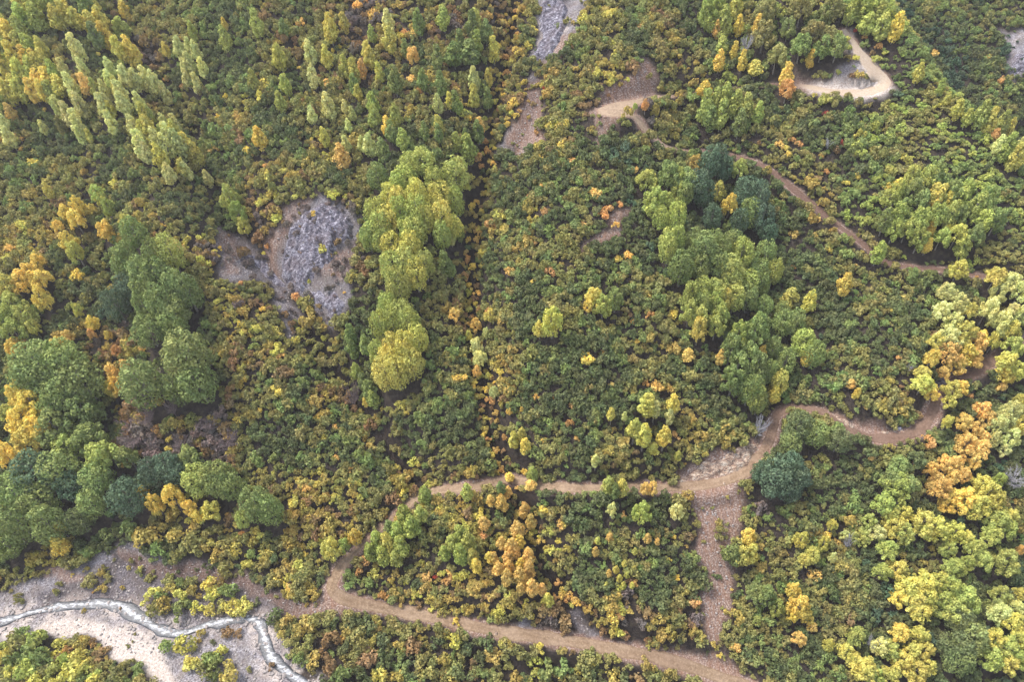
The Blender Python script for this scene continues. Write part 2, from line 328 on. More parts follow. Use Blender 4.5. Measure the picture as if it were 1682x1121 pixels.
def water_mat():
    m, n, l, o = mat('white_water')
    g = n.new('ShaderNodeNewGeometry').outputs['Position']
    mp = n.new('ShaderNodeMapping'); mp.inputs['Scale'].default_value = (0.5, 1.2, 1); l.new(g, mp.inputs[0])
    at = n.new('ShaderNodeAttribute'); at.attribute_name = 'track'; sx = n.new('ShaderNodeSeparateColor'); l.new(at.outputs['Color'], sx.inputs[0])
    f = noise(n, l, 1.6, 6, mp.outputs[0], 0.75); f = math_(n, l, 'ADD', f, math_(n, l, 'MULTIPLY', math_(n, l, 'SUBTRACT', sx.outputs[0], 0.5), 0.22))
    c = ramp(n, l, f, [(0.46, (50, 52, 58)), (0.55, (92, 94, 100)), (0.61, (146, 148, 154)), (0.74, (198, 200, 206))])
    b = n.new('ShaderNodeBsdfPrincipled'); b.inputs['Roughness'].default_value = 0.35; l.new(c, b.inputs['Base Color'])
    bp = n.new('ShaderNodeBump'); bp.inputs['Strength'].default_value = 0.7; bp.inputs['Distance'].default_value = 0.2
    l.new(f, bp.inputs['Height']); l.new(bp.outputs['Normal'], b.inputs['Normal']); l.new(b.outputs[0], o.inputs[0]); return m
def rock_mat(name, dark, mid, light):
    m, n, l, o = mat(name)
    g = n.new('ShaderNodeNewGeometry').outputs['Position']
    mp = n.new('ShaderNodeMapping'); mp.inputs['Rotation'].default_value = (0.3, 0.5, 0.6); mp.inputs['Scale'].default_value = (1, 2.6, 1); l.new(g, mp.inputs[0])
    f = noise(n, l, 0.8, 10, mp.outputs[0], 0.8); f2 = noise(n, l, 0.3, 4, g)
    c = ramp(n, l, f, [(0.41, dark), (0.50, mid), (0.60, light)])
    c = mix(n, l, ramp(n, l, f2, [(0.45, (0, 0, 0)), (0.62, (170, 170, 170))]), c, lin((118, 100, 98)))
    for sc_, w_ in ((0.36, 0.03), (0.95, 0.045)):
        vo = n.new('ShaderNodeTexVoronoi'); vo.feature = 'DISTANCE_TO_EDGE'; vo.inputs['Scale'].default_value = sc_; l.new(mp.outputs[0], vo.inputs['Vector'])
        c = mix(n, l, ramp(n, l, vo.outputs['Distance'], [(0.0, (255, 255, 255)), (w_, (0, 0, 0))]), c, lin((58, 54, 62)))
    b = n.new('ShaderNodeBsdfPrincipled'); b.inputs['Roughness'].default_value = 0.85; c = mix(n, l, 1.0, c, (0.72, 0.72, 0.73), 'MULTIPLY'); l.new(c, b.inputs['Base Color'])
    bp = n.new('ShaderNodeBump'); bp.inputs['Strength'].default_value = 1.0; bp.inputs['Distance'].default_value = 0.5
    l.new(f, bp.inputs['Height']); l.new(bp.outputs['Normal'], b.inputs['Normal']); l.new(b.outputs[0], o.inputs[0]); return m
def leaf_mat():
    m, n, l, o = mat('autumn_leaves')
    at = n.new('ShaderNodeAttribute'); at.attribute_type = 'INSTANCER'; at.attribute_name = 'tint'
    gn = n.new('ShaderNodeNewGeometry')
    v = math_(n, l, 'ADD', math_(n, l, 'MULTIPLY', gn.outputs['Random Per Island'], 0.55), 0.84)
    cc = n.new('ShaderNodeCombineColor')
    for k in range(3): l.new(v, cc.inputs[k])
    c = mix(n, l, 1.0, at.outputs['Color'], cc.outputs[0], 'MULTIPLY')
    # leaves of one tree turn unevenly: patches a little warmer than others
    tc = n.new('ShaderNodeNewGeometry').outputs['Position']; f = noise(n, l, 0.45, 4, tc)
    c = mix(n, l, ramp(n, l, f, [(0.40, (0, 0, 0)), (0.62, (230, 230, 230))]), mix(n, l, 1.0, c, (0.9, 0.98, 0.95), 'MULTIPLY'), mix(n, l, 1.0, c, (1.10, 1.02, 0.88), 'MULTIPLY'))
    d = n.new('ShaderNodeBsdfDiffuse'); t = n.new('ShaderNodeBsdfTranslucent'); l.new(c, d.inputs[0]); l.new(c, t.inputs[0])
    mx = n.new('ShaderNodeMixShader'); mx.inputs[0].default_value = 0.25; l.new(d.outputs[0], mx.inputs[1]); l.new(t.outputs[0], mx.inputs[2])
    l.new(mx.outputs[0], o.inputs[0]); return m
def bark_mat(name, a, b_):
    m, n, l, o = mat(name); g = n.new('ShaderNodeNewGeometry').outputs['Position']
    c = ramp(n, l, noise(n, l, 3, 4, g), [(0.35, a), (0.65, b_)])
    b = n.new('ShaderNodeBsdfPrincipled'); b.inputs['Roughness'].default_value = 0.9; l.new(c, b.inputs['Base Color']); l.new(b.outputs[0], o.inputs[0]); return m
M = {'ground': ground_mat(), 'road': road_mat(), 'water': water_mat(), 'leaf': leaf_mat(),
     'rock': rock_mat('grey_rock', (72, 68, 82), (132, 127, 142), (210, 207, 218)),
     'tanrock': rock_mat('cream_rock', (138, 106, 88), (206, 176, 150), (250, 236, 216)),
     'pebble': bark_mat('pale_stone', (104, 98, 98), (158, 150, 146)), 'bark': bark_mat('grey_bark', (92, 86, 80), (150, 144, 136)), 'dead': bark_mat('bleached_wood', (126, 124, 128), (180, 178, 184)), 'twig': bark_mat('purple_twigs', (92, 78, 80), (136, 120, 118))}

# ------------------------------------------------------------------ mesh helpers
def mesh_np(name, V, Q, material, smooth_=False):
    me = bpy.data.meshes.new(name); V = np.asarray(V, np.float32); Q = np.asarray(Q, np.int32)
    k = Q.shape[1]; me.vertices.add(len(V)); me.vertices.foreach_set('co', V.ravel())
    me.loops.add(Q.size); me.loops.foreach_set('vertex_index', Q.ravel())
    me.polygons.add(len(Q)); me.polygons.foreach_set('loop_start', np.arange(0, Q.size, k, dtype=np.int32)); me.polygons.foreach_set('loop_total', np.full(len(Q), k, np.int32))
    if smooth_: me.polygons.foreach_set('use_smooth', np.ones(len(Q), bool))
    me.update(calc_edges=True); me.validate(); me.materials.append(material); return me
def obj(name, me, parent=None, **props):
    o = bpy.data.objects.new(name, me); COL.objects.link(o)
    if parent: o.parent = parent
    for k, v in props.items(): o[k] = v
    return o
def colattr(me, name, rgb):
    rgb = np.asarray(rgb); a = me.color_attributes.new(name, 'FLOAT_COLOR', 'POINT'); c = np.ones((len(rgb), 4), np.float32); c[:, :rgb.shape[1]] = rgb
    a.data.foreach_set('color', c.ravel())
def gridquads(nj, ni):
    j, i = np.meshgrid(np.arange(nj - 1), np.arange(ni - 1), indexing='ij'); a = (j * ni + i).ravel()
    return np.stack([a, a + 1, a + ni + 1, a + ni], 1)
def tubes(paths, sides=5):
    V = []; Q = []; n0 = 0
    for pts, rad in paths:
        pts = np.array(pts, float)
        for k in range(len(pts)):
            t = pts[min(k + 1, len(pts) - 1)] - pts[max(k - 1, 0)]; t /= np.linalg.norm(t) + 1e-9
            a = np.cross(t, [0.31, 0.95, 0.1]); a /= np.linalg.norm(a) + 1e-9; b = np.cross(t, a)
            for s in range(sides):
                th = 2 * math.pi * s / sides; V.append(pts[k] + rad[k] * (math.cos(th) * a + math.sin(th) * b))
        for k in range(len(pts) - 1):
            for s in range(sides):
                s2 = (s + 1) % sides; Q.append((n0 + k * sides + s, n0 + k * sides + s2, n0 + (k + 1) * sides + s2, n0 + (k + 1) * sides + s))
        n0 += len(pts) * sides
    return np.array(V), np.array(Q)

# ------------------------------------------------------------------ the setting
g_me = mesh_np('hillside', np.stack([GX, GY, GZ], -1).reshape(-1, 3), gridquads(*GX.shape), M['ground'], True)
colattr(g_me, 'cover', np.stack([M_dirt, M_grav, M_pale, M_wet_shade], -1).reshape(-1, 4))
obj('hillside', g_me, kind='structure')
def ribbon(name, P, hw, material, lift, tone=None, n=9, kind='structure', ripple=0.05, seed=1, edge=0.5, shade_soil=None):
    P = np.array(P); T = np.gradient(P[:, :2], axis=0); T /= np.linalg.norm(T, axis=1)[:, None] + 1e-9; N = np.stack([T[:, 1], -T[:, 0]], 1)
    u = np.linspace(-1, 1, n); hw = np.asarray(hw)[:, None] * (1 + (fbm(P[:, 0], P[:, 1], 5.0, seed) - 0.5)[:, None] * 0.9)
    ew = edge * (fbm(np.arange(len(P))[:, None] * 0.9 + np.sign(u)[None] * 50, 0 * u[None] + seed, 3, seed) - 0.5) * np.abs(u)[None]
    hw = hw * (1 + ew)
    X = P[:, :1] + N[:, :1] * u * hw; Y = P[:, 1:2] + N[:, 1:] * u * hw
    Z = P[:, 2:3] + lift - 0.28 * smooth((np.abs(u) - 0.78) / 0.22) - 0.05 * np.exp(-((np.abs(u) - 0.42) / 0.15) ** 2) + (fbm(X, Y, 1.5, seed) - 0.5) * ripple
    me = mesh_np(name, np.stack([X, Y, Z], -1).reshape(-1, 3), gridquads(*X.shape), material, True)
    if tone is not None:
        rut = (np.exp(-((np.abs(u) - 0.42) / 0.16) ** 2) if lift < 0.11 else np.exp(-(u / 0.55) ** 2))[None] * np.ones_like(X)
        colattr(me, 'track', np.stack([rut, np.broadcast_to(np.asarray(tone)[:, None], X.shape), 0 * X + (0 if shade_soil is None else np.asarray(shade_soil)[:, None])], -1).reshape(-1, 3))
    return obj(name, me, kind=kind)
qa = ROADW['lower']; ribbon('dirt_road', qa[:, :3], qa[:, 3], M['road'], 0.10, np.zeros(len(qa)), shade_soil=0.65 * smooth((proj(*qa[:, :3].T)[0] - 1225) / 60))  # right-hand bend turns to darker, redder soil
qb = ROADW['upper']; pxs, _, _ = proj(qb[:, 0], qb[:, 1], qb[:, 2])
tone = np.maximum(smooth((pxs - 1250) / 90) * (np.arange(len(qb)) < 70), 0.25 * (pxs < 1110)); ribbon('dirt_track', qb[:, :3], qb[:, 3], M['road'], 0.10, tone, seed=3, shade_soil=0.8 * smooth((pxs - 1090) / 60) * (np.arange(len(qb)) > 118) + 0.9 * smooth((np.arange(len(qb)) - 62) / 10) * (1 - smooth((np.arange(len(qb)) - 96) / 10)))  # shade on the stretch past the turnaround is painted into the track colour
shw = 0.75 + 0.8 * vnoise(STREAM[:, 0], STREAM[:, 1], 4, 9)
ribbon('stream', STREAM, shw, M['water'], 0.12, seed=5, ripple=0.3, edge=1.6, tone=np.zeros(len(STREAM)))

def rock_patch(name, poly, amp, material, label, category, seed, near=True, step=0.3, mode=0):
    P, _ = hit([q[0] for q in poly], [q[1] for q in poly], Hs); P = P[:, :2]
    x = np.arange(P[:, 0].min() - 1, P[:, 0].max() + 1, step); y = np.arange(P[:, 1].min() - 1, P[:, 1].max() + 1, step)
    X, Y = np.meshgrid(x, y); sd = inpoly(X, Y, [tuple(q) for q in P]) + (fbm(X, Y, 2.5, seed) - 0.5) * 2.4
    a = 0.6; ux = X * math.cos(a) + Y * math.sin(a); uy = -X * math.sin(a) + Y * math.cos(a)
    r = 1 - np.abs(2 * vnoise(ux * 1.6, uy * 0.7, 2.6, seed) - 1); r2 = 1 - np.abs(2 * vnoise(ux * 1.5, uy, 1.1, seed + 3) - 1); st = np.floor(vnoise(ux, uy, 1.7, seed + 5) * 5) / 5
    r3 = 1 - np.abs(2 * vnoise(ux, uy * 1.4, 0.6, seed + 7) - 1)
    h = amp * (0.25 * r + 0.6 * r2 ** 2 + 0.4 * r3 + 0.75 * st) * smooth(sd / 1.5) - 0.5 * (1 - smooth((sd + 0.6) / 1.2))
    Z = Hs(X, Y) + h
    X2 = X + (vnoise(X, Y, 0.9, seed + 8) - 0.5) * 0.4; Y2 = Y + (vnoise(X, Y, 0.9, seed + 9) - 0.5) * 0.4
    Q = gridquads(*X.shape); keep = (sd.ravel()[Q] > -0.7).all(1); Q = Q[keep]
    used = np.unique(Q); remap = np.full(X.size, -1); remap[used] = np.arange(len(used))
    me = mesh_np(name, np.stack([X2, Y2, Z], -1).reshape(-1, 3)[used], remap[Q], material)
    return obj(name, me, label=label, category=category)
rock_patch('rock_outcrop', [(474, 372), (500, 352), (512, 338), (530, 332), (556, 342), (584, 362), (578, 392), (556, 400), (548, 425), (530, 440), (512, 462), (498, 482), (482, 478), (464, 462), (462, 420)], 1.5, M['rock'], 'large jagged grey rock face in the clearing left of the lime green grove', 'rock face', 31)
rock_patch('rock_outcrop', [(505, 480), (550, 480), (566, 500), (560, 525), (540, 522), (515, 500)], 0.8, M['rock'], 'small grey broken rocks just below the large rock face', 'rock face', 32)
rock_patch('rock_outcrop', [(395, 415), (425, 415), (450, 440), (472, 470), (455, 472), (425, 445)], 0.7, M['rock'], 'low grey rock ledge beside the gravel chute left of the large rock face', 'rock ledge', 33)
rock_patch('rock_outcrop', [(890, -10), (920, -12), (936, 12), (930, 40), (918, 70), (905, 92), (880, 106), (870, 100), (888, 60), (884, 30)], 1.1, M['rock'], 'pale grey rock slope at the top edge above the gravel chute', 'rock face', 34)
rock_patch('rock_outcrop', [(1655, 95), (1690, 85), (1700, 130), (1660, 120)], 1.0, M['rock'], 'pale grey rock showing on the far slope at the right edge', 'rock face', 35)
rock_patch('rock_bank', [(1100, 796), (1140, 772), (1190, 748), (1226, 722), (1246, 724), (1250, 742), (1208, 776), (1150, 793)], 0.9, M['tanrock'], 'cream broken rock bank above the middle road bend over the bare slip', 'rock bank', 36)
rock_patch('rock_bank', [(1335, 132), (1375, 130), (1412, 134), (1408, 143), (1350, 142)], 0.6, M['tanrock'], 'cream cut bank inside the pale hairpin on the ridge', 'rock bank', 37)
rock_patch('rock_bank', [(1365, 682), (1385, 688), (1420, 706), (1400, 708)], 0.6, M['tanrock'], 'pinkish rubble bank left of the dip in the right hand road', 'rock bank', 38)
rock_patch('rock_bank', [(1445, 706), (1480, 700), (1482, 710), (1450, 716)], 0.6, M['tanrock'], 'small pinkish rock bank in the middle of the right hand road bend', 'rock bank', 39)

# ------------------------------------------------------------------ foliage prototypes
def leaf_cloud(lobes, n, size, rng, up=0.25, jit=0.55, inner=0.12):
    """many small leaf-spray faces over the shells of branch clusters"""
    L = np.array(lobes); vol = (L[:, 3] * L[:, 4] + L[:, 3] * L[:, 5]); k = rng.choice(len(L), n, p=vol / vol.sum())
    d = rng.normal(size=(n, 3)); d[:, 2] += up; d /= np.linalg.norm(d, axis=1)[:, None]
    rr = np.where(rng.random(n) < inner, rng.uniform(0.3, 0.8, n), rng.uniform(0.82, 1.08, n))
    p = L[k, :3] + d * L[k, 3:6] * rr[:, None]
    keep = np.ones(n, bool)
    for q in range(len(L)):
        e = (((p - L[q, :3]) / L[q, 3:6]) ** 2).sum(1); keep &= ~((e < 0.55) & (k != q))
    p, d, k = p[keep], d[keep], k[keep]; n = len(p)
    nn = d / L[k, 3:6]; nn /= np.linalg.norm(nn, axis=1)[:, None]; nn = nn + rng.normal(size=(n, 3)) * jit; nn /= np.linalg.norm(nn, axis=1)[:, None]
    a = np.cross(nn, rng.normal(size=(n, 3))); a /= np.linalg.norm(a, axis=1)[:, None]; b = np.cross(nn, a)
    s = size * rng.uniform(0.6, 1.25, n)[:, None]; e = rng.uniform(0.55, 0.9, n)[:, None]
    V = np.stack([p - a * s, p - b * s * e + nn * s * 0.15, p + a * s, p + b * s * e + nn * s * 0.15], 1).reshape(-1, 3)
    return V, np.arange(4 * n).reshape(n, 4)
def crown_mesh(kind, seed):
    rng = np.random.default_rng(seed); L = []
    if kind == 'poplar':                      # narrow, tapering to the tip; unit half-height 1, unit radius 1
        for _ in range(46):
            z = rng.uniform(-0.92, 0.92); t = (z + 1) / 2; r = (0.30 + 0.75 * min(1, t / 0.3)) * (1 - max(0, t - 0.3) / 0.75) ** 0.7
            th = rng.uniform(0, 2 * math.pi); q = r * 0.62 * math.sqrt(rng.uniform(0.2, 1.0))
            s = rng.uniform(0.24, 0.38) * (0.55 + 0.55 * (1 - t)); L.append((q * math.cos(th), q * math.sin(th), z, s, s, s * rng.uniform(0.6, 0.9)))
        L.append((0, 0, 0.9, 0.14, 0.14, 0.14)); n, size = 2300, 0.10
    elif kind == 'broad':                     # loose egg-shaped crown, narrower at the top
        for _ in range(46):
            z = rng.uniform(-0.8, 0.92); r = math.sqrt(max(0.05, 1 - z * z)) * (1.0 - 0.25 * z); th = rng.uniform(0, 2 * math.pi); q = r * rng.uniform(0.4, 0.98)
            s = rng.uniform(0.13, 0.29); L.append((q * math.cos(th), q * math.sin(th), z * 0.86, s, s, s * rng.uniform(0.9, 1.25)))
        n, size = 3200, 0.075
    elif kind == 'dense':                     # fuller crown with a rounded, slightly pointed top
        for _ in range(96):
            z = rng.uniform(-0.85, 0.9); r = math.sqrt(max(0.04, 1 - z * z)) * (1.0 - 0.16 * z); th = rng.uniform(0, 2 * math.pi); q = r * rng.uniform(0.55, 0.84)
            s = rng.uniform(0.14, 0.27); L.append((q * math.cos(th), q * math.sin(th), z * 0.88, s, s, s * rng.uniform(0.9, 1.3)))
        n, size = 4800, 0.06
    else:                                     # bush: low cauliflower of a few clusters, base at z=0
        k = rng.integers(9, 15)
        for _ in range(k):
            th = rng.uniform(0, 2 * math.pi); q = rng.uniform(0.15, 0.8); s = rng.uniform(0.2, 0.36)
            L.append((q * math.cos(th), q * math.sin(th), 0.30 + 0.55 * (1 - q) * rng.uniform(0.5, 1.2), s, s, s * rng.uniform(0.75, 1.1)))
        n, size = 460, 0.12
    V, Q = leaf_cloud(L, n, size, rng, jit=0.5 if kind != 'bush' else 0.55)
    return mesh_np(kind + '_foliage', V, Q, M['leaf'])
def trunk_mesh(seed):                         # unit height trunk with rising limbs, radius about 0.02
    rng = np.random.default_rng(seed); P = [([(0, 0, -0.06), (0.01, 0, 0.3), (-0.01, 0.01, 0.62), (0, 0, 0.92)], [0.028, 0.02, 0.013, 0.004])]
    for k in range(7):
        z = 0.25 + 0.09 * k; th = rng.uniform(0, 6.28); r = 0.16 * (1.1 - z); P.append(([(0, 0, z), (0.5 * r * math.cos(th), 0.5 * r * math.sin(th), z + 0.07), (r * math.cos(th), r * math.sin(th), z + 0.16)], [0.009, 0.006, 0.002]))
    return mesh_np('trunk', *tubes(P, 5), M['bark'], True)
def bare_mesh(seed, material, spread=0.55, n1=9, n2=6):
    rng = np.random.default_rng(seed); P = [([(0, 0, -0.08), (0.02, 0.0, 0.35), (0, 0.02, 0.8)], [0.034, 0.022, 0.006])]
    for _ in range(n1):
        z = rng.uniform(0.15, 0.6); th = rng.uniform(0, 6.28); r = spread * rng.uniform(0.5, 1); d = np.array([math.cos(th), math.sin(th), rng.uniform(0.5, 1.3)]); a = np.array([0, 0, z])
        m_ = a + d * r * 0.5; e = a + d * r + np.array([0, 0, 0.08]); e[2] = min(e[2], 1.05); P.append(([a, m_, e], [0.014, 0.009, 0.003]))
        for _ in range(n2):
            t = rng.uniform(0.3, 1); s = a + (e - a) * t; dd = d + rng.normal(size=3) * 0.8; dd /= np.linalg.norm(dd); P.append(([s, s + dd * r * 0.25, s + dd * r * 0.45 + np.array([0, 0, 0.03])], [0.008, 0.005, 0.002]))
    return mesh_np('bare_branches', *tubes(P, 4), material)
PROTO = {k: [crown_mesh(k, 100 * i + s) for s in range(c)] for i, (k, c) in enumerate((('poplar', 5), ('broad', 5), ('dense', 4), ('bush', 8)))}
TRUNKS = [trunk_mesh(s) for s in range(3)]
BARE = {'dead': [bare_mesh(s, M['dead'], 0.5, 20, 16) for s in (1, 2, 3)], 'twig': [bare_mesh(s, M['twig'], 0.62, 24, 14) for s in (4, 5, 6)]}

PAL = {  # leaf colours as they are on the plant (sRGB)
 'D': ((110, 117, 78), 'dark green'), 'B': ((98, 117, 92), 'blue green'), 'M': ((136, 148, 88), 'mid green'), 'L': ((168, 174, 92), 'lime green'),
 'O': ((148, 142, 86), 'olive'), 'P': ((206, 203, 132), 'pale green'), 'Y': ((224, 198, 96), 'yellow'), 'K': ((200, 190, 96), 'yellow green'),
 'G': ((178, 158, 86), 'golden brown'), 'A': ((222, 186, 106), 'pale orange'), 'R': ((152, 124, 88), 'rusty'), 'N': ((206, 160, 100), 'orange'), 'X': ((184, 86, 72), 'red'),
 'V': ((72, 92, 74), 'deep green'), 'U': ((128, 114, 110), 'bare purplish'), 'W': ((0, 0, 0), 'grey')}
def tint(c, rng, j=0.15):
    v = lin(PAL[c][0]); v = v * 0.92 + 0.08 * v.mean(); v = v * (1 + rng.uniform(-j, j)) * (1 + rng.uniform(-j, j, 3) * 0.3); return np.clip(v, 0.005, 0.9)
ORD = ['first', 'second', 'third', 'fourth', 'fifth', 'sixth', 'seventh', 'eighth', 'ninth', 'tenth', 'eleventh', 'twelfth', 'thirteenth', 'fourteenth', 'fifteenth', 'sixteenth',
       'seventeenth', 'eighteenth', 'nineteenth', 'twentieth', 'twenty first', 'twenty second', 'twenty third', 'twenty fourth', 'twenty fifth', 'twenty sixth', 'twenty seventh', 'twenty eighth', 'twenty ninth', 'thirtieth']

def poly_fill(poly, dx, dy, rng, jit=0.35):
    P = np.array(poly, float); out = []
    y = P[:, 1].min() + dy * 0.4; row = 0
    while y < P[:, 1].max():
        x = P[:, 0].min() + (dx * 0.5 if row % 2 else 0)
        while x < P[:, 0].max():
            q = (x + rng.uniform(-jit, jit) * dx, y + rng.uniform(-jit, jit) * dy)
            if inpoly(np.array([q[0]]), np.array([q[1]]), poly)[0] > 0: out.append(q)
            x += dx
        y += dy; row += 1
    return out

# ------------------------------------------------------------------ survey of the trees: (x, y, w, h, colour) of each crown in the photo
T = []   # clumps: (kind, place, [(x,y,w,h,c)])
def clump(kind, place, *rows): T.append((kind, place, [r for r in rows]))
def fill(kind, place, poly, dx, dy, w, h, cols, seed, extra=()):
    rng = np.random.default_rng(seed); rows = []
    for (x, y) in poly_fill(poly, dx, dy, rng):
        c = cols(x, y, rng) if callable(cols) else cols[rng.integers(len(cols))]
        rows.append((x, y, w * rng.uniform(0.8, 1.2), h * rng.uniform(0.8, 1.2), c))
    T.append((kind, place, rows + list(extra)))
# top left
fill('poplar', 'on the slope at the far left edge', [(-10, 25), (55, 60), (105, 112), (100, 150), (50, 165), (-10, 165)], 19, 20, 22, 36, 'KKKYL', 1)
fill('poplar', 'in the top left corner', [(0, -10), (105, -10), (110, 25), (60, 45), (20, 22)], 24, 24, 24, 36, 'LKLL', 2)
fill('poplar', 'in the slanting band right of the top left corner', [(115, -5), (165, 5), (200, 42), (228, 82), (205, 90), (150, 58), (112, 28)], 22, 24, 23, 36, lambda x, y, r: 'Y' if x > 170 and r.random() < .7 else 'LKM'[r.integers(3)], 3)
fill('poplar', 'in the tall pale stand left of the top gully', [(282, 55), (315, 42), (332, 90), (334, 142), (312, 148), (288, 95)], 16, 25, 17, 40, 'PPPL', 4)
clump('poplar', 'in the upper stand of the left gully', (180, 130, 18, 30, 'P'), (205, 126, 20, 40, 'P'), (222, 130, 18, 46, 'P'), (238, 128, 20, 46, 'P'), (254, 136, 22, 50, 'P'), (270, 152, 18, 44, 'P'), (170, 145, 15, 32, 'P'), (190, 142, 17, 36, 'K'), (200, 150, 15, 32, 'P'), (168, 172, 20, 36, 'P'), (180, 178, 14, 26, 'K'), (228, 168, 18, 40, 'P'), (236, 186, 20, 34, 'K'))
clump('poplar', 'in the lower stand of the left gully', (218, 205, 18, 36, 'P'), (246, 214, 24, 44, 'K'), (256, 230, 22, 40, 'P'), (270, 203, 18, 32, 'P'), (286, 202, 16, 30, 'P'), (276, 224, 24, 48, 'P'), (290, 236, 26, 46, 'P'), (230, 236, 24, 44, 'P'), (240, 250, 18, 34, 'P'), (262, 256, 22, 42, 'K'), (306, 238, 22, 40, 'K'), (320, 252, 22, 44, 'K'), (276, 284, 20, 32, 'P'), (300, 276, 17, 30, 'K'), (340, 292, 15, 28, 'P'), (235, 229, 14, 26, 'P'))
clump('poplar', 'left of the upper gully stand', (138, 136, 20, 30, 'A'), (152, 140, 14, 22, 'A'), (96, 176, 20, 38, 'P'), (110, 186, 20, 38, 'P'), (126, 200, 22, 40, 'P'), (132, 220, 16, 30, 'P'), (100, 205, 16, 30, 'O'), (70, 208, 12, 30, 'P'), (17, 184, 16, 28, 'A'), (5, 200, 16, 40, 'P'), (14, 225, 18, 34, 'P'), (78, 312, 14, 30, 'K'), (146, 222, 12, 20, 'K'))
clump('poplar', 'alone in the upper left scrub', (425, 225, 22, 34, 'Y'), (368, 38, 10, 20, 'Y'), (203, 14, 18, 24, 'Y'), (272, 80, 12, 22, 'Y'), (560, 255, 26, 36, 'A'))
clump('broad', 'in the pair beside the upper left gully bend', (378, 328, 28, 44, 'L'), (392, 352, 26, 40, 'L'), (400, 370, 22, 28, 'K'))
clump('broad', 'in the upper yellow cluster at left', (106, 348, 20, 24, 'Y'), (128, 340, 24, 34, 'Y'), (150, 345, 16, 18, 'Y'), (124, 362, 28, 36, 'Y'), (95, 372, 18, 18, 'Y'), (112, 396, 26, 32, 'Y'), (124, 414, 24, 40, 'K'), (166, 326, 18, 20, 'K'), (178, 340, 22, 30, 'L'), (174, 380, 30, 36, 'Y'), (206, 362, 20, 22, 'K'), (160, 318, 26, 20, 'L'))
clump('broad', 'in the yellow cluster at the left edge', (62, 430, 20, 26, 'Y'), (50, 450, 34, 32, 'Y'), (66, 462, 32, 36, 'Y'), (34, 462, 34, 34, 'Y'), (68, 490, 26, 40, 'Y'), (12, 470, 34, 40, 'K'), (20, 500, 36, 40, 'L'), (40, 520, 34, 40, 'L'), (8, 525, 34, 40, 'L'), (24, 545, 36, 36, 'L'), (55, 538, 22, 28, 'K'))
fill('dense', 'in the big green grove left of the gravel chute', [(205, 378), (250, 372), (290, 405), (312, 465), (316, 528), (282, 556), (240, 556), (200, 520), (162, 500), (168, 470), (205, 455), (195, 410)], 34, 30, 40, 54, lambda x, y, r: 'B' if x < 215 and y > 440 else ('L' if y < 430 and r.random() < .3 else 'M'), 5)
clump('dense', 'among the round green trees at left', (62, 598, 70, 66, 'M'), (104, 594, 66, 64, 'M'), (52, 622, 60, 52, 'M'), (134, 626, 66, 66, 'M'), (100, 640, 60, 56, 'M'), (232, 630, 66, 78, 'M'), (306, 584, 74, 84, 'M'), (322, 628, 60, 68, 'M'), (288, 640, 40, 50, 'M'))
clump('broad', 'in the large yellow cluster below the round green trees', (30, 652, 30, 44, 'Y'), (54, 664, 44, 50, 'Y'), (38, 690, 46, 46, 'Y'), (62, 704, 38, 46, 'Y'), (48, 726, 50, 50, 'Y'), (68, 684, 26, 34, 'K'), (10, 748, 36, 48, 'Y'), (14, 680, 28, 34, 'L'), (28, 770, 22, 22, 'Y'))
clump('broad', 'beside the large yellow cluster at left', (90, 662, 50, 54, 'M'), (88, 700, 56, 56, 'M'), (136, 678, 56, 60, 'M'), (148, 722, 50, 54, 'M'), (112, 736, 48, 44, 'L'), (168, 754, 54, 34, 'L'), (210, 752, 36, 26, 'M'), (310, 752, 40, 26, 'M'))
clump('broad', 'in the little orange group between round green trees', (184, 612, 24, 32, 'A'), (192, 634, 24, 34, 'Y'), (204, 598, 16, 18, 'A'), (178, 640, 20, 30, 'K'))
clump('broad', 'scattered under the big green grove', (25, 568, 28, 22, 'Y'), (42, 564, 14, 16, 'N'), (94, 566, 26, 18, 'Y'), (110, 552, 20, 18, 'A'), (152, 530, 20, 24, 'Y'), (150, 550, 14, 22, 'N'), (192, 576, 18, 20, 'N'), (128, 510, 16, 24, 'K'), (178, 552, 12, 20, 'Y'))
clump('dense', 'in the dark green wood above the dry channel', (56, 776, 66, 60, 'B'), (96, 772, 62, 64, 'M'), (24, 812, 66, 62, 'M'), (64, 828, 56, 62, 'M'), (30, 858, 60, 70, 'M'), (80, 862, 48, 66, 'M'), (118, 800, 44, 50, 'B'), (158, 786, 50, 48, 'M'), (210, 816, 58, 60, 'B'), (150, 826, 46, 50, 'M'), (128, 856, 40, 44, 'D'), (10, 896, 44, 44, 'M'), (250, 776, 40, 48, 'B'), (276, 768, 46, 46, 'B'), (292, 780, 40, 40, 'B'))
clump('broad', 'in the yellow row below the dark wood', (236, 812, 20, 36, 'Y'), (254, 828, 26, 42, 'Y'), (284, 816, 30, 44, 'Y'), (312, 836, 22, 42, 'Y'), (346, 838, 32, 34, 'K'), (326, 850, 18, 28, 'Y'), (98, 896, 26, 34, 'Y'), (100, 870, 22, 30, 'K'))
clump('dense', 'right of the yellow row', (324, 788, 50, 50, 'L'), (356, 786, 54, 58, 'M'), (380, 800, 40, 48, 'M'), (420, 828, 48, 56, 'M'), (442, 838, 40, 56, 'M'), (400, 852, 28, 30, 'L'))
clump('broad', 'beside the hairpin of the lower road', (545, 902, 32, 44, 'K'), (582, 882, 22, 32, 'Y'), (566, 895, 20, 30, 'L'))
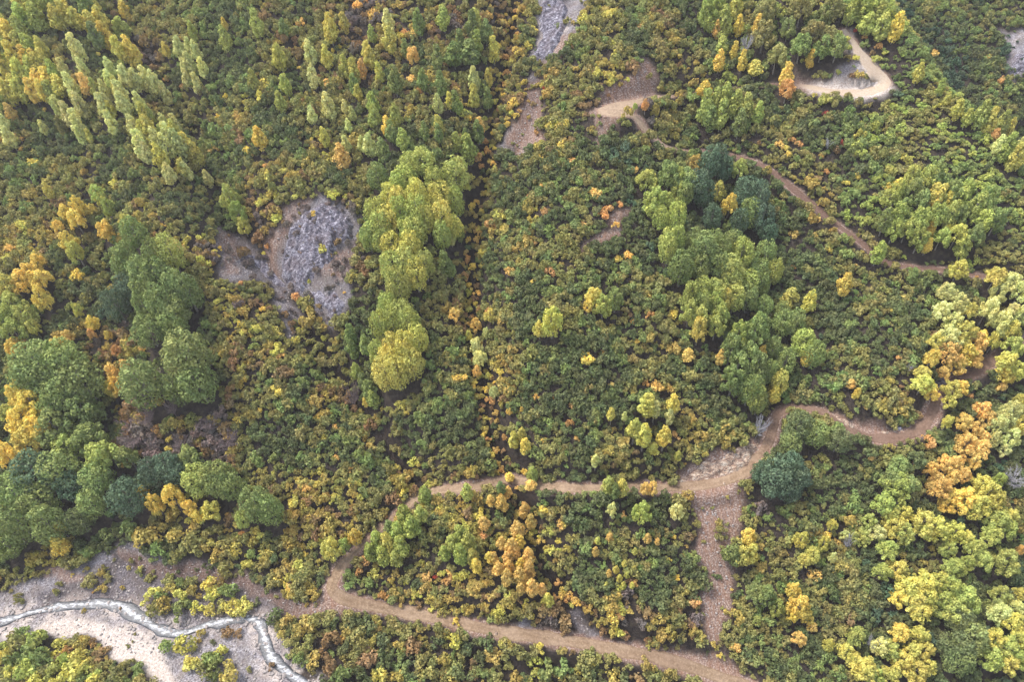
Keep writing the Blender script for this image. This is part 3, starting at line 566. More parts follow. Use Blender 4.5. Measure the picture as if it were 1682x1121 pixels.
# top centre
clump('poplar', 'at the top between the left gully and central gully', (566, 108, 18, 36, 'K'), (580, 116, 20, 40, 'K'), (594, 112, 15, 34, 'A'), (607, 94, 18, 40, 'K'), (622, 118, 16, 34, 'K'), (588, 152, 14, 32, 'K'), (612, 170, 20, 40, 'L'), (566, 174, 12, 34, 'P'), (578, 186, 12, 24, 'P'), (610, 54, 14, 28, 'L'), (645, 58, 12, 22, 'P'), (665, 78, 14, 30, 'M'), (780, 35, 26, 36, 'L'), (798, 50, 22, 32, 'M'), (784, 66, 18, 30, 'L'), (772, 84, 34, 34, 'M'), (745, 88, 28, 34, 'M'))
clump('poplar', 'in the middle scrub above the lime grove', (636, 208, 18, 38, 'Y'), (648, 222, 14, 28, 'M'), (720, 206, 18, 40, 'K'), (662, 228, 20, 32, 'L'), (628, 244, 22, 34, 'M'), (606, 238, 20, 34, 'P'), (594, 236, 14, 28, 'P'), (749, 232, 18, 28, 'L'), (768, 242, 26, 42, 'L'), (764, 222, 12, 26, 'M'), (802, 126, 14, 34, 'K'), (778, 156, 18, 34, 'K'), (738, 164, 14, 24, 'K'), (752, 172, 14, 24, 'L'), (788, 205, 16, 24, 'A'), (572, 205, 12, 22, 'P'))
fill('small', 'in the diagonal bands above the left gully', [(110, 70), (200, 110), (330, 250), (310, 300), (220, 240), (90, 170)], 34, 32, 19, 38, 'PKPLP', 67)
fill('small', 'dotted over the top centre slope', [(360, 10), (830, 10), (820, 250), (600, 250), (380, 180)], 54, 48, 19, 38, 'LKMLPMK', 61)
clump('broad', 'alone in the brown scrub at top centre', (678, 92, 22, 28, 'A'))
fill('dense', 'in the big lime grove right of the rock face', [(642, 258), (698, 266), (718, 300), (762, 330), (758, 388), (738, 398), (708, 378), (700, 432), (688, 474), (645, 474), (604, 448), (608, 330)], 29, 27, 34, 46, lambda x, y, r: 'K' if r.random() < .34 else 'L', 6, [(636, 362, 40, 46, 'K'), (748, 286, 48, 46, 'L'), (606, 390, 30, 40, 'M'), (620, 290, 34, 44, 'M')])
fill('dense', 'in the tall lime clump below the lime grove', [(624, 500), (668, 494), (688, 540), (694, 565), (682, 605), (684, 625), (650, 640), (628, 625), (618, 580), (604, 545), (606, 520)], 29, 28, 36, 50, lambda x, y, r: 'K' if x > 632 and y > 535 else 'L', 7)
clump('poplar', 'left of the tall lime clump', (586, 610, 18, 30, 'L'), (596, 626, 18, 28, 'M'), (606, 640, 22, 32, 'M'), (576, 548, 20, 32, 'M'), (578, 572, 22, 30, 'M'), (600, 566, 20, 30, 'M'), (612, 655, 20, 28, 'L'), (600, 660, 10, 18, 'Y'))
clump('poplar', 'right of the lime grove', (741, 390, 13, 26, 'P'), (730, 432, 24, 38, 'M'), (756, 384, 14, 26, 'M'), (740, 440, 16, 28, 'M'))
clump('broad', 'in the autumn scrub beside the middle of the central gully', (805, 517, 20, 18, 'K'), (782, 534, 18, 24, 'A'), (784, 572, 24, 34, 'P'), (788, 592, 22, 30, 'P'), (798, 548, 14, 26, 'P'), (746, 516, 20, 22, 'A'), (770, 552, 12, 22, 'K'), (812, 644, 16, 20, 'P'), (783, 610, 14, 22, 'A'))
clump('broad', 'alone on the open green spur in the middle', (906, 528, 34, 48, 'K'), (886, 540, 20, 26, 'K'), (912, 516, 16, 28, 'L'))
clump('broad', 'in the pale pair right of the spur crest', (976, 488, 30, 34, 'K'), (990, 502, 30, 36, 'L'), (1010, 492, 26, 34, 'M'), (966, 504, 16, 20, 'Y'))
clump('small', 'in the small stand above the middle road', (1064, 664, 30, 36, 'K'), (1076, 672, 18, 30, 'P'), (1106, 662, 20, 34, 'Y'), (1100, 684, 16, 34, 'P'), (1042, 704, 22, 34, 'K'), (1058, 714, 24, 36, 'K'), (1092, 716, 22, 34, 'Y'), (1074, 736, 18, 20, 'K'), (1004, 680, 14, 26, 'K'), (1026, 684, 10, 20, 'P'), (1114, 748, 12, 22, 'K'), (978, 756, 14, 24, 'P'))
clump('poplar', 'in the yellow trio above the road at centre', (844, 722, 18, 32, 'K'), (857, 712, 14, 24, 'K'), (863, 732, 18, 42, 'Y'))
clump('broad', 'in the two yellow dots right of the central gully', (837, 676, 11, 12, 'Y'), (857, 673, 7, 9, 'Y'))
# top right
clump('poplar', 'above the upper road left of the hairpin', (1162, 18, 26, 44, 'L'), (1180, 8, 24, 36, 'L'), (1190, 34, 26, 44, 'L'), (1210, 10, 24, 34, 'K'), (1172, 34, 20, 30, 'L'), (1214, 40, 16, 30, 'Y'), (1246, 40, 17, 30, 'Y'), (1178, 46, 14, 24, 'A'), (1186, 74, 22, 26, 'L'), (1182, 98, 18, 30, 'Y'), (1207, 82, 14, 38, 'Y'), (1220, 98, 16, 32, 'Y'), (1240, 110, 24, 22, 'K'), (1332, 95, 14, 26, 'Y'))
clump('poplar', 'below the upper road', (1158, 147, 24, 26, 'Y'), (1160, 172, 26, 48, 'L'), (1176, 166, 24, 56, 'L'), (1192, 160, 24, 50, 'L'), (1186, 186, 24, 46, 'L'), (1168, 192, 26, 36, 'M'), (1210, 172, 24, 56, 'L'), (1226, 176, 24, 54, 'L'), (1216, 200, 22, 38, 'M'), (1246, 184, 18, 50, 'L'), (1232, 182, 10, 22, 'Y'), (1292, 122, 20, 38, 'Y'))
clump('broad', 'below the upper road left of the hairpin', (1293, 147, 24, 30, 'N'), (1060, 172, 12, 18, 'N'), (1076, 180, 14, 20, 'G'), (1043, 176, 8, 34, 'L'))
fill('poplar', 'in the stand behind the ridge at the top', [(1392, -10), (1450, -10), (1468, 18), (1486, 70), (1484, 90), (1456, 62), (1425, 40), (1395, 15)], 20, 22, 24, 38, lambda x, y, r: 'Y' if x > 1470 else 'L', 8)
clump('poplar', 'in the valley behind the ridge at right', (1510, 118, 16, 28, 'K'), (1546, 142, 14, 30, 'L'), (1556, 162, 12, 24, 'K'), (1574, 178, 18, 30, 'K'), (1590, 192, 16, 26, 'L'), (1614, 186, 18, 46, 'L'), (1628, 196, 16, 40, 'K'), (1648, 200, 20, 42, 'L'), (1660, 208, 16, 36, 'K'), (1636, 220, 10, 14, 'N'), (1656, 240, 18, 32, 'L'), (1670, 256, 18, 36, 'K'), (1676, 240, 16, 30, 'P'), (1642, 238, 18, 30, 'P'))
clump('dense', 'in the blue green cluster below the upper road', (1165, 268, 36, 50, 'B'), (1180, 262, 34, 48, 'B'), (1190, 276, 26, 44, 'B'), (1146, 304, 40, 48, 'B'), (1158, 316, 32, 44, 'B'), (1226, 316, 44, 50, 'B'), (1246, 326, 36, 54, 'B'), (1254, 356, 36, 46, 'B'), (1232, 348, 36, 46, 'M'), (1170, 356, 30, 40, 'B'), (1216, 362, 30, 40, 'B'), (1262, 380, 30, 30, 'B'))
clump('broad', 'beside the blue green cluster', (1198, 338, 24, 34, 'Y'), (1214, 278, 26, 30, 'L'), (1142, 268, 26, 26, 'G'), (1180, 314, 22, 30, 'K'), (1116, 296, 26, 50, 'L'), (1126, 320, 26, 40, 'M'), (1094, 330, 28, 30, 'L'))
fill('broad', 'in the light green wood on the right ridge flank', [(1450, 330), (1490, 285), (1540, 275), (1600, 300), (1640, 345), (1640, 375), (1560, 410), (1500, 400), (1440, 360)], 26, 25, 30, 38, 'LLLMK', 9)
clump('poplar', 'standing out in the light green wood on the right', (1536, 336, 20, 46, 'Y'), (1556, 332, 20, 40, 'Y'), (1532, 372, 16, 44, 'Y'), (1524, 402, 14, 30, 'Y'), (1478, 302, 20, 18, 'Y'), (1510, 382, 12, 24, 'K'), (1584, 404, 24, 34, 'L'), (1554, 380, 14, 26, 'K'))
# centre right grove
fill('dense', 'in the green grove on the right spur', [(1080, 352), (1120, 356), (1150, 385), (1225, 392), (1272, 402), (1276, 440), (1262, 468), (1230, 495), (1198, 520), (1140, 500), (1118, 440), (1076, 430)], 29, 26, 33, 44, lambda x, y, r: 'L' if (x < 1130 and y < 420) or (x < 1210 and y > 470) or r.random() < .3 else 'M', 10)
fill('broad', 'in the yellow green patch under the green grove', [(1130, 472), (1170, 460), (1205, 488), (1205, 530), (1165, 560), (1130, 530)], 25, 24, 32, 42, 'KLKL', 11)
fill('broad', 'on the slope left of the blue green cluster', [(1060, 290), (1130, 280), (1150, 345), (1070, 350)], 32, 30, 36, 40, 'MLMM', 62)
fill('broad', 'in the tall wood above the middle road bend', [(1200, 540), (1250, 540), (1255, 680), (1215, 660), (1190, 600)], 28, 28, 34, 50, 'MMLM', 63)
fill('broad', 'on the upper ridge above the pale hairpin', [(1240, 10), (1370, 10), (1385, 90), (1300, 110), (1250, 90)], 34, 32, 32, 32, 'OMO', 64)
fill('dense', 'in the dark gaps of the lower right wood', [(1540, 1010), (1620, 1010), (1620, 1110), (1540, 1110)], 40, 36, 44, 40, 'DMD', 65)
fill('broad', 'under the orange cluster low on the right', [(1480, 750), (1530, 745), (1525, 810), (1400, 800), (1420, 765)], 38, 34, 38, 36, 'DMMO', 66)
clump('dense', 'in the row right of the green grove', (1255, 502, 28, 32, 'M'), (1254, 530, 26, 24, 'M'), (1286, 530, 34, 40, 'M'), (1306, 528, 32, 40, 'M'), (1270, 572, 28, 56, 'M'), (1264, 610, 26, 50, 'M'), (1290, 596, 32, 60, 'M'), (1280, 628, 28, 46, 'K'), (1320, 562, 40, 40, 'L'), (1338, 582, 34, 42, 'M'), (1326, 588, 20, 26, 'Y'), (1232, 640, 36, 60, 'M'), (1246, 660, 28, 40, 'M'), (1284, 510, 24, 30, 'M'))
clump('poplar', 'on the slope between the two right hand roads', (1330, 494, 22, 56, 'K'), (1300, 488, 28, 32, 'K'), (1388, 466, 24, 34, 'Y'), (1444, 414, 22, 34, 'L'), (1252, 578, 14, 32, 'Y'), (1242, 590, 18, 22, 'Y'), (1184, 586, 16, 24, 'A'), (1130, 582, 22, 18, 'A'), (1272, 648, 18, 26, 'Y'), (1408, 646, 12, 18, 'Y'), (1398, 630, 16, 12, 'A'), (1500, 452, 16, 24, 'M'))
clump('broad', 'on the slope right of the upper road end', (1575, 442, 28, 28, 'K'), (1556, 478, 28, 30, 'P'), (1574, 498, 28, 34, 'P'), (1550, 510, 30, 32, 'P'), (1566, 528, 30, 26, 'P'), (1590, 510, 24, 28, 'K'), (1635, 456, 30, 34, 'K'), (1660, 466, 34, 36, 'P'), (1676, 480, 26, 40, 'P'), (1640, 480, 30, 26, 'P'), (1622, 510, 30, 44, 'P'), (1642, 530, 34, 44, 'P'), (1658, 548, 28, 44, 'K'), (1676, 520, 26, 36, 'P'), (1634, 560, 22, 34, 'K'), (1664, 510, 20, 24, 'P'))
clump('broad', 'in the big golden cluster above the right hand road', (1558, 556, 38, 36, 'P'), (1584, 548, 40, 34, 'K'), (1604, 562, 34, 36, 'A'), (1560, 578, 36, 34, 'A'), (1584, 580, 40, 40, 'Y'), (1598, 588, 30, 30, 'A'), (1572, 598, 32, 24, 'A'), (1612, 556, 26, 28, 'Y'), (1538, 560, 26, 28, 'K'), (1530, 590, 22, 34, 'Y'), (1547, 614, 22, 24, 'A'), (1514, 614, 24, 18, 'K'), (1516, 632, 32, 28, 'K'), (1530, 646, 28, 24, 'Y'))
clump('broad', 'right of the road by the golden cluster', (1564, 640, 30, 26, 'K'), (1580, 636, 22, 24, 'Y'), (1560, 660, 22, 20, 'K'), (1652, 594, 34, 34, 'K'), (1668, 608, 30, 30, 'K'), (1648, 614, 24, 24, 'Y'), (1664, 570, 34, 34, 'L'), (1556, 694, 18, 26, 'K'), (1660, 622, 14, 20, 'Y'))
clump('broad', 'in the orange and pale wood at the right edge', (1614, 672, 26, 26, 'A'), (1624, 690, 26, 30, 'A'), (1584, 694, 26, 28, 'A'), (1598, 706, 30, 26, 'A'), (1640, 700, 26, 44, 'P'), (1634, 722, 20, 36, 'P'), (1660, 680, 32, 48, 'P'), (1676, 665, 26, 36, 'K'), (1672, 700, 26, 40, 'K'), (1588, 730, 34, 26, 'A'), (1606, 738, 32, 24, 'A'), (1612, 720, 24, 26, 'A'), (1660, 720, 26, 34, 'P'), (1650, 740, 20, 20, 'P'))
clump('broad', 'in the orange cluster low on the right', (1552, 762, 26, 26, 'A'), (1568, 762, 24, 28, 'A'), (1530, 770, 20, 24, 'A'), (1540, 784, 18, 16, 'A'), (1564, 784, 26, 22, 'A'), (1582, 782, 22, 28, 'A'), (1601, 758, 20, 26, 'A'), (1580, 754, 14, 16, 'A'), (1545, 800, 38, 22, 'A'), (1502, 764, 10, 10, 'A'))
clump('broad', 'in the big yellow cluster low on the right', (1566, 816, 26, 26, 'Y'), (1586, 820, 40, 40, 'Y'), (1604, 832, 40, 32, 'K'), (1622, 812, 38, 44, 'K'), (1634, 824, 28, 40, 'K'), (1612, 796, 32, 30, 'K'), (1556, 830, 26, 20, 'Y'), (1640, 790, 20, 30, 'L'))
clump('broad', 'among the lime crowns of the lower right wood', (1474, 798, 42, 34, 'L'), (1452, 828, 34, 36, 'L'), (1474, 826, 30, 30, 'L'), (1484, 842, 28, 28, 'K'), (1462, 846, 26, 24, 'K'), (1470, 866, 34, 34, 'K'), (1484, 876, 32, 36, 'L'), (1428, 855, 24, 20, 'L'), (1415, 882, 30, 28, 'L'), (1442, 876, 26, 22, 'P'), (1456, 903, 32, 32, 'L'), (1516, 858, 40, 36, 'K'), (1534, 866, 42, 38, 'K'), (1570, 874, 34, 26, 'K'), (1586, 886, 26, 28, 'K'), (1558, 902, 24, 28, 'L'), (1600, 902, 32, 34, 'L'), (1612, 922, 30, 34, 'L'), (1590, 925, 22, 26, 'L'), (1640, 858, 36, 40, 'L'), (1628, 880, 30, 34, 'L'), (1658, 850, 30, 32, 'K'), (1655, 870, 28, 32, 'L'), (1652, 922, 42, 44, 'L'), (1676, 905, 14, 20, 'A'), (1567, 934, 32, 30, 'L'))
clump('poplar', 'beside the bare slip', (1204, 910, 30, 34, 'M'), (1219, 912, 26, 34, 'K'), (1234, 908, 24, 40, 'K'), (1230, 882, 22, 32, 'Y'))
clump('broad', 'in the open dark scrub right of the bare slip', (1316, 886, 22, 32, 'K'), (1334, 912, 28, 24, 'K'), (1322, 922, 24, 22, 'K'), (1353, 893, 20, 26, 'K'), (1366, 864, 16, 20, 'K'), (1368, 916, 14, 18, 'P'), (1388, 880, 14, 20, 'P'), (1240, 974, 30, 32, 'M'), (1258, 980, 30, 38, 'M'), (1276, 998, 24, 32, 'L'), (1304, 970, 22, 28, 'Y'), (1312, 996, 32, 40, 'Y'), (1324, 1014, 22, 24, 'Y'), (1302, 1012, 18, 22, 'Y'), (1313, 1050, 22, 24, 'A'), (1334, 1030, 16, 16, 'A'), (1244, 1020, 14, 16, 'L'), (1362, 1060, 18, 26, 'K'), (1396, 856, 18, 16, 'G'))
clump('broad', 'in the great yellow cluster of the lower right wood', (1452, 940, 30, 24, 'L'), (1474, 934, 32, 30, 'K'), (1492, 966, 40, 38, 'K'), (1518, 960, 40, 36, 'K'), (1475, 982, 28, 28, 'Y'), (1500, 988, 36, 32, 'K'), (1522, 984, 34, 36, 'K'), (1512, 1008, 34, 28, 'K'), (1544, 956, 34, 30, 'K'), (1560, 968, 34, 40, 'L'), (1546, 984, 30, 30, 'L'), (1582, 984, 44, 36, 'L'), (1566, 1006, 46, 26, 'L'), (1590, 1000, 28, 26, 'L'))
clump('broad', 'along the bottom edge of the lower right wood', (1406, 1048, 32, 30, 'L'), (1390, 1070, 26, 24, 'K'), (1404, 1084, 24, 22, 'K'), (1418, 1100, 40, 36, 'K'), (1436, 1110, 30, 30, 'L'), (1478, 1040, 30, 20, 'Y'), (1512, 1044, 32, 26, 'K'), (1462, 1068, 32, 32, 'L'), (1446, 1062, 26, 30, 'P'), (1484, 1086, 36, 30, 'K'), (1500, 1068, 30, 28, 'K'), (1520, 1070, 28, 32, 'K'), (1504, 1104, 38, 30, 'K'), (1524, 1094, 26, 28, 'K'), (1462, 1112, 30, 26, 'K'))
clump('broad', 'at the lower right corner', (1636, 1050, 34, 34, 'K'), (1654, 1062, 34, 34, 'L'), (1674, 1050, 24, 36, 'K'), (1630, 1082, 38, 36, 'L'), (1656, 1090, 34, 32, 'K'), (1676, 1084, 26, 34, 'L'), (1640, 1010, 36, 30, 'P'), (1660, 1022, 34, 30, 'K'), (1644, 978, 32, 34, 'L'), (1674, 976, 22, 22, 'K'), (1668, 1000, 24, 28, 'P'), (1640, 994, 22, 20, 'P'))
# triangle above the lower road
clump('poplar', 'in the lime stand right of the lower hairpin', (664, 846, 26, 38, 'L'), (690, 846, 22, 34, 'L'), (676, 866, 28, 40, 'L'), (652, 872, 26, 40, 'L'), (640, 868, 20, 32, 'M'), (620, 886, 24, 34, 'L'), (636, 892, 26, 36, 'K'), (658, 896, 26, 34, 'L'), (608, 906, 22, 30, 'L'), (628, 912, 26, 30, 'L'), (650, 916, 22, 26, 'L'))
clump('poplar', 'along the edge of the middle road', (697, 812, 22, 32, 'L'), (767, 808, 20, 34, 'L'), (875, 778, 18, 28, 'L'), (1000, 796, 22, 42, 'L'), (1010, 806, 18, 34, 'M'), (1022, 800, 20, 36, 'K'), (837, 783, 16, 14, 'Y'), (822, 802, 16, 26, 'M'), (872, 796, 18, 16, 'A'))
clump('broad', 'along the edge of the middle road', (1060, 802, 18, 20, 'A'), (1072, 802, 18, 22, 'A'), (1055, 842, 30, 44, 'L'), (1112, 840, 22, 28, 'P'), (1004, 838, 20, 28, 'P'))
clump('poplar', 'in the lime stand at the middle of the lower triangle', (756, 878, 24, 34, 'L'), (768, 892, 26, 38, 'L'), (744, 892, 22, 36, 'L'), (756, 910, 26, 34, 'L'), (776, 914, 20, 34, 'K'), (782, 928, 18, 26, 'Y'), (730, 908, 18, 26, 'L'))
fill('poplar', 'in the golden stand left of the lower gully', [(848, 868), (868, 888), (872, 930), (886, 968), (852, 968), (824, 950), (800, 922), (812, 895)], 16, 18, 19, 32, 'AAAY', 12)
clump('poplar', 'in the golden line down the lower gully', (862, 838, 20, 32, 'A'), (872, 856, 18, 32, 'A'), (824, 826, 20, 28, 'A'), (806, 822, 14, 22, 'A'), (834, 808, 14, 22, 'A'), (795, 860, 18, 24, 'A'), (900, 985, 18, 30, 'K'), (890, 968, 16, 28, 'A'))
clump('small', 'in the pale thicket left of the bare slip', (978, 906, 12, 34, 'A'), (982, 888, 10, 26, 'K'), (1002, 882, 12, 26, 'A'), (1012, 936, 10, 36, 'K'), (1018, 950, 10, 38, 'K'), (1000, 942, 10, 30, 'A'), (1026, 926, 9, 36, 'K'), (1030, 944, 9, 34, 'K'), (1043, 906, 9, 30, 'K'), (1064, 884, 12, 24, 'A'), (1080, 890, 9, 24, 'A'), (1024, 962, 10, 26, 'K'), (996, 962, 9, 24, 'K'), (1042, 934, 8, 26, 'K'), (1038, 962, 9, 26, 'K'))
clump('dense', 'below the middle road bend at right', (1272, 784, 56, 58, 'B'), (1296, 766, 46, 50, 'B'), (1310, 786, 40, 44, 'B'), (1250, 776, 30, 36, 'B'), (1296, 806, 36, 36, 'B'), (1312, 700, 46, 44, 'D'), (1342, 712, 40, 40, 'M'), (1378, 724, 38, 40, 'D'), (1300, 726, 34, 34, 'M'))
BARES = [('dead', 1245, 708, 26, 34, 'bleached dead tree leaning beside the middle road bend'), ('dead', 1225, 80, 24, 32, 'whitish leafless tree behind the yellow poplars above the upper road'), ('dead', 1493, 604, 16, 14, 'small grey leafless shrub left of the golden cluster by the right hand road'),
         ('dead', 1394, 895, 18, 26, 'grey leafless tree among lime crowns in the lower right wood'), ('dead', 1430, 1060, 22, 24, 'grey dead tree near the bottom edge of the lower right wood'), ('dead', 1664, 790, 36, 34, 'large grey bare tree at the right edge beside the yellow cluster'), ('dead', 1660, 1000, 22, 20, 'grey bare tree above the lower right corner'),
         ('dead', 1360, 240, 14, 18, 'thin grey dead tree on the slope below the pale hairpin'), ('twig', 1240, 66, 10, 18, 'thin dark leafless tree beside the whitish tree above the upper road'),
         ('twig', 215, 705, 34, 30, 'purplish bare tree at the left of the leafless patch at left'), ('twig', 240, 690, 34, 32, 'purplish bare tree at the top of the leafless patch at left'), ('twig', 222, 725, 36, 26, 'broad greyish bare tree low in the leafless patch at left'), ('twig', 282, 672, 24, 34, 'dark bare tree touching the round green tree above the leafless patch'),
         ('twig', 345, 698, 30, 26, 'purplish bare tree at the right of the leafless patch at left'), ('twig', 375, 728, 36, 30, 'bare tree at the lower right end of the leafless patch at left'), ('twig', 300, 730, 26, 24, 'bare tree in the middle of the leafless patch at left'), ('twig', 580, 655, 26, 34, 'bare purplish tree left of the foot of the tall lime clump')]

OCC = []      # where individual plants stand: x, y, radius
def place(x, y, w, h, stem, minr=0.8, maxr=2.6):
    """from the crown's outline in the photo to a world position on the ground, crown radius and half height"""
    p, t = hit([x], [y], Hs, 1.0); s = F / t[0]
    dv = p[0] - CAM; dv /= np.linalg.norm(dv); sn = -dv[2]; cs = math.sqrt(max(1 - sn * sn, 0.02))
    b = w / 2 / s; a = math.sqrt(max((h / 2 / s) ** 2 - (b * sn) ** 2, 0.01)) / cs; a = min(max(a, minr * b), maxr * b)
    zc = a * stem + (0.9 if stem > 1.05 else 0.0)
    p, t = hit([x], [y], Hs, zc); q = p[0]
    return q[0], q[1], float(Hs(q[0], q[1])), b, a, zc
rngT = np.random.default_rng(11)
KN = {'poplar': ('poplar_tree', 'narrow tree', 'narrow trees'), 'broad': ('broadleaf_tree', 'bushy tree', 'bushy trees'), 'dense': ('round_tree', 'round tree', 'round trees'), 'small': ('small_tree', 'small upright tree', 'small upright trees')}
def fit(lab):
    w = lab.split()
    while len(w) > 16 and 'the' in w: w.remove('the')
    if len(w) > 16: print('LONG', len(w), lab)
    return ' '.join(w)
SHAPE = {'small': 'poplar'}
def tree(kind, x, y, w, h, c, label, group, stem=1.12):
    X, Y, Z, b, a, zc = place(x, y, w, h, stem, *((0.9, 1.9) if kind in ('poplar', 'small') else (1.1, 1.7)))
    root = bpy.data.objects.new('small_tree' if kind == 'broad' and w < 22 else KN[kind][0], None); COL.objects.link(root); root.location = (X, Y, Z); root.rotation_euler = (0, 0, rngT.uniform(0, 6.28)); root.empty_display_size = 0.5
    root['label'] = label; root['category'] = 'tree'
    if group: root['group'] = group
    cr = obj('crown', PROTO[SHAPE.get(kind, kind)][rngT.integers(4)], root); cr.location = (0, 0, zc); wd = b * (1.36 if kind in ('poplar', 'small') else 1.04 if kind == 'broad' else 1.1); cr.scale = (wd, wd, a * 1.1)
    cr['tint'] = [float(v) for v in tint(c, rngT)] + [1.0]
    tr = obj('trunk', TRUNKS[rngT.integers(3)], root); Ht = zc + a * 0.85; k = Ht * (0.9 if kind == 'poplar' else 1.1); tr.scale = (k, k, Ht)
    OCC.append((X, Y, b))
for kind, where, rows in T:
    by = {}
    for r in sorted(rows, key=lambda r: r[0]): by.setdefault(r[4], []).append(r)
    for c, rs in by.items():
        cn = PAL[c][1]
        for i, r in enumerate(rs):
            if len(rs) == 1: lab = f'{cn} {KN[kind][1]} {where}'
            else: lab = f'{ORD[i % 30]} {cn} {KN[kind][1]} from the left {where}'
            lab = fit(lab)
            tree(kind, *r, lab, f'{KN[kind][2]} {where}' if len(rows) > 1 else None, 1.7 if 'small stand above the middle road' in where else 1.12)
for kind, x, y, w, h, lab in BARES:
    X, Y, Z, b, a, zc = place(x, y, w, h, 1.0, 0.8, 2.0)
    o = obj('bare_tree', BARE[kind][rngT.integers(3)], label=lab, category='bare tree'); o.location = (X, Y, Z); o.scale = (b * 1.9, b * 1.9, a * 2.0); o.rotation_euler = (0, 0.12 if 'leaning' in lab else 0, rngT.uniform(0, 6.28)); OCC.append((X, Y, 0.3 * b))

# ------------------------------------------------------------------ bushes one can point at
rngB = np.random.default_rng(23)
BUSHES = []
def bush(x, y, w, c, label, group):
    X, Y, Z, b, a, zc = place(x, y, w, w, 0.6, 0.7, 1.0)
    o = obj('bush', PROTO['bush'][rngB.integers(8)], label=label, category='bush'); o.location = (X, Y, Z - 0.1 * b)
    o.scale = (b * rngB.uniform(1.0, 1.2), b * rngB.uniform(1.0, 1.2), b * rngB.uniform(1.25, 1.8)); o.rotation_euler = (0, 0, rngB.uniform(0, 6.28)); o['tint'] = [float(v) for v in tint(c, rngB)] + [1.0]
    if group: o['group'] = group
    OCC.append((X, Y, b * 0.9)); BUSHES.append(o)
def bushes(where, rows):
    by = {}
    for r in sorted(rows, key=lambda r: r[0]): by.setdefault(r[3], []).append(r)
    for c, rs in by.items():
        cn = PAL[c][1]
        for i, r in enumerate(rs):
            bush(r[0], r[1], r[2], c, f'{cn} bush {where}' if len(rs) == 1 else fit(f'{ORD[i % 30]} {cn} bush from the left {where}'), 'bushes ' + where)
def bfill(where, poly, d, w, cols, seed):
    rng = np.random.default_rng(seed); bushes(where, [(x, y, w * rng.uniform(0.75, 1.25), cols[rng.integers(len(cols))]) for x, y in poly_fill(poly, d, d, rng)])
bfill('on the thicket island in the dry channel', [(228, 955), (280, 948), (335, 948), (378, 962), (382, 985), (415, 995), (400, 1010), (340, 1018), (262, 1010), (238, 985)], 22, 29, 'OKGOMK', 51)
bfill('in the small patch left of the thicket island', [(140, 948), (172, 935), (190, 960), (185, 980), (155, 972)], 19, 22, 'OGM', 52)
bfill('in the bottom left corner thicket', [(-10, 1060), (60, 1044), (110, 1050), (150, 1075), (168, 1100), (150, 1130), (-10, 1130)], 25, 34, 'LMKOMK', 53)
bfill('on the gravel bar between stream and pale bank', [(262, 1052), (300, 1050), (345, 1070), (385, 1080), (412, 1110), (340, 1118), (310, 1090), (275, 1075)], 24, 36, 'OGMK', 54)
bfill('at the foot of the pale gravel bank', [(180, 1105), (235, 1085), (245, 1120), (200, 1130)], 24, 28, 'MO', 55)
bushes('standing alone on the gravel beside the stream', [(331, 1044, 22, 'G'), (372, 1040, 22, 'R'), (392, 1042, 16, 'R'), (35, 1036, 26, 'M'), (20, 1046, 20, 'O'), (447, 1096, 14, 'R'), (138, 1004, 8, 'G'), (199, 1001, 6, 'R')])
bfill('between the lower road and the stream', [(462, 1020), (520, 1018), (600, 1016), (660, 1030), (760, 1048), (860, 1068), (960, 1085), (1060, 1100), (1090, 1130), (540, 1130), (492, 1060)], 29, 33, 'MDOGDOKRGD', 56)
bfill('along the toe of the slope above the dry channel', [(40, 935), (110, 905), (180, 885), (260, 885), (330, 920), (420, 945), (520, 965), (510, 940), (430, 905), (320, 880), (200, 868), (100, 890)], 28, 31, 'OGOKGM', 57)
bushes('glowing among the green scrub of the middle spur', [(877, 399, 12, 'N'), (837, 444, 18, 'A'), (903, 447, 18, 'N'), (1034, 518, 12, 'R'), (1040, 530, 10, 'N'), (1066, 518, 16, 'N'), (932, 410, 9, 'N'), (846, 634, 14, 'N'), (908, 656, 10, 'N'), (940, 666, 12, 'N'), (936, 696, 16, 'N'), (1040, 586, 9, 'N'), (1046, 560, 12, 'Y'), (990, 578, 10, 'A'), (1080, 634, 26, 'A'), (1098, 640, 22, 'A'), (1062, 630, 14, 'N'), (1110, 716, 16, 'N'), (870, 322, 12, 'N'), (893, 350, 18, 'N'), (892, 305, 12, 'A')])
bushes('beside the small bare path on the spur', [(990, 355, 22, 'N'), (1000, 345, 20, 'N'), (1018, 334, 14, 'N'), (958, 370, 14, 'N'), (1043, 280, 16, 'A'), (1032, 420, 16, 'A'), (1010, 370, 14, 'A')])
bushes('down the dark central gully', [(782, 300, 16, 'G'), (776, 340, 16, 'Y'), (786, 258, 18, 'N'), (794, 232, 16, 'N'), (770, 396, 14, 'Y'), (778, 440, 16, 'Y'), (772, 470, 16, 'Y'), (780, 492, 14, 'R'), (770, 510, 18, 'K'), (812, 90, 16, 'N'), (830, 95, 14, 'N'), (848, 30, 14, 'Y'), (846, 18, 10, 'N'), (826, 52, 12, 'N'), (832, 118, 14, 'N'), (846, 190, 14, 'Y'), (852, 182, 10, 'N'), (834, 206, 14, 'Y'), (806, 660, 18, 'N'), (816, 680, 14, 'A'), (790, 620, 16, 'K'), (800, 640, 14, 'Y'), (880, 218, 10, 'N'), (900, 130, 12, 'X'), (893, 145, 10, 'X')])
bushes('on the rock face clearing', [(516, 352, 15, 'Y'), (500, 402, 10, 'Y'), (532, 408, 20, 'K'), (486, 487, 18, 'N'), (512, 520, 38, 'G'), (433, 418, 9, 'Y'), (440, 405, 12, 'N'), (400, 418, 26, 'R'), (362, 408, 10, 'Y'), (508, 463, 8, 'K')])
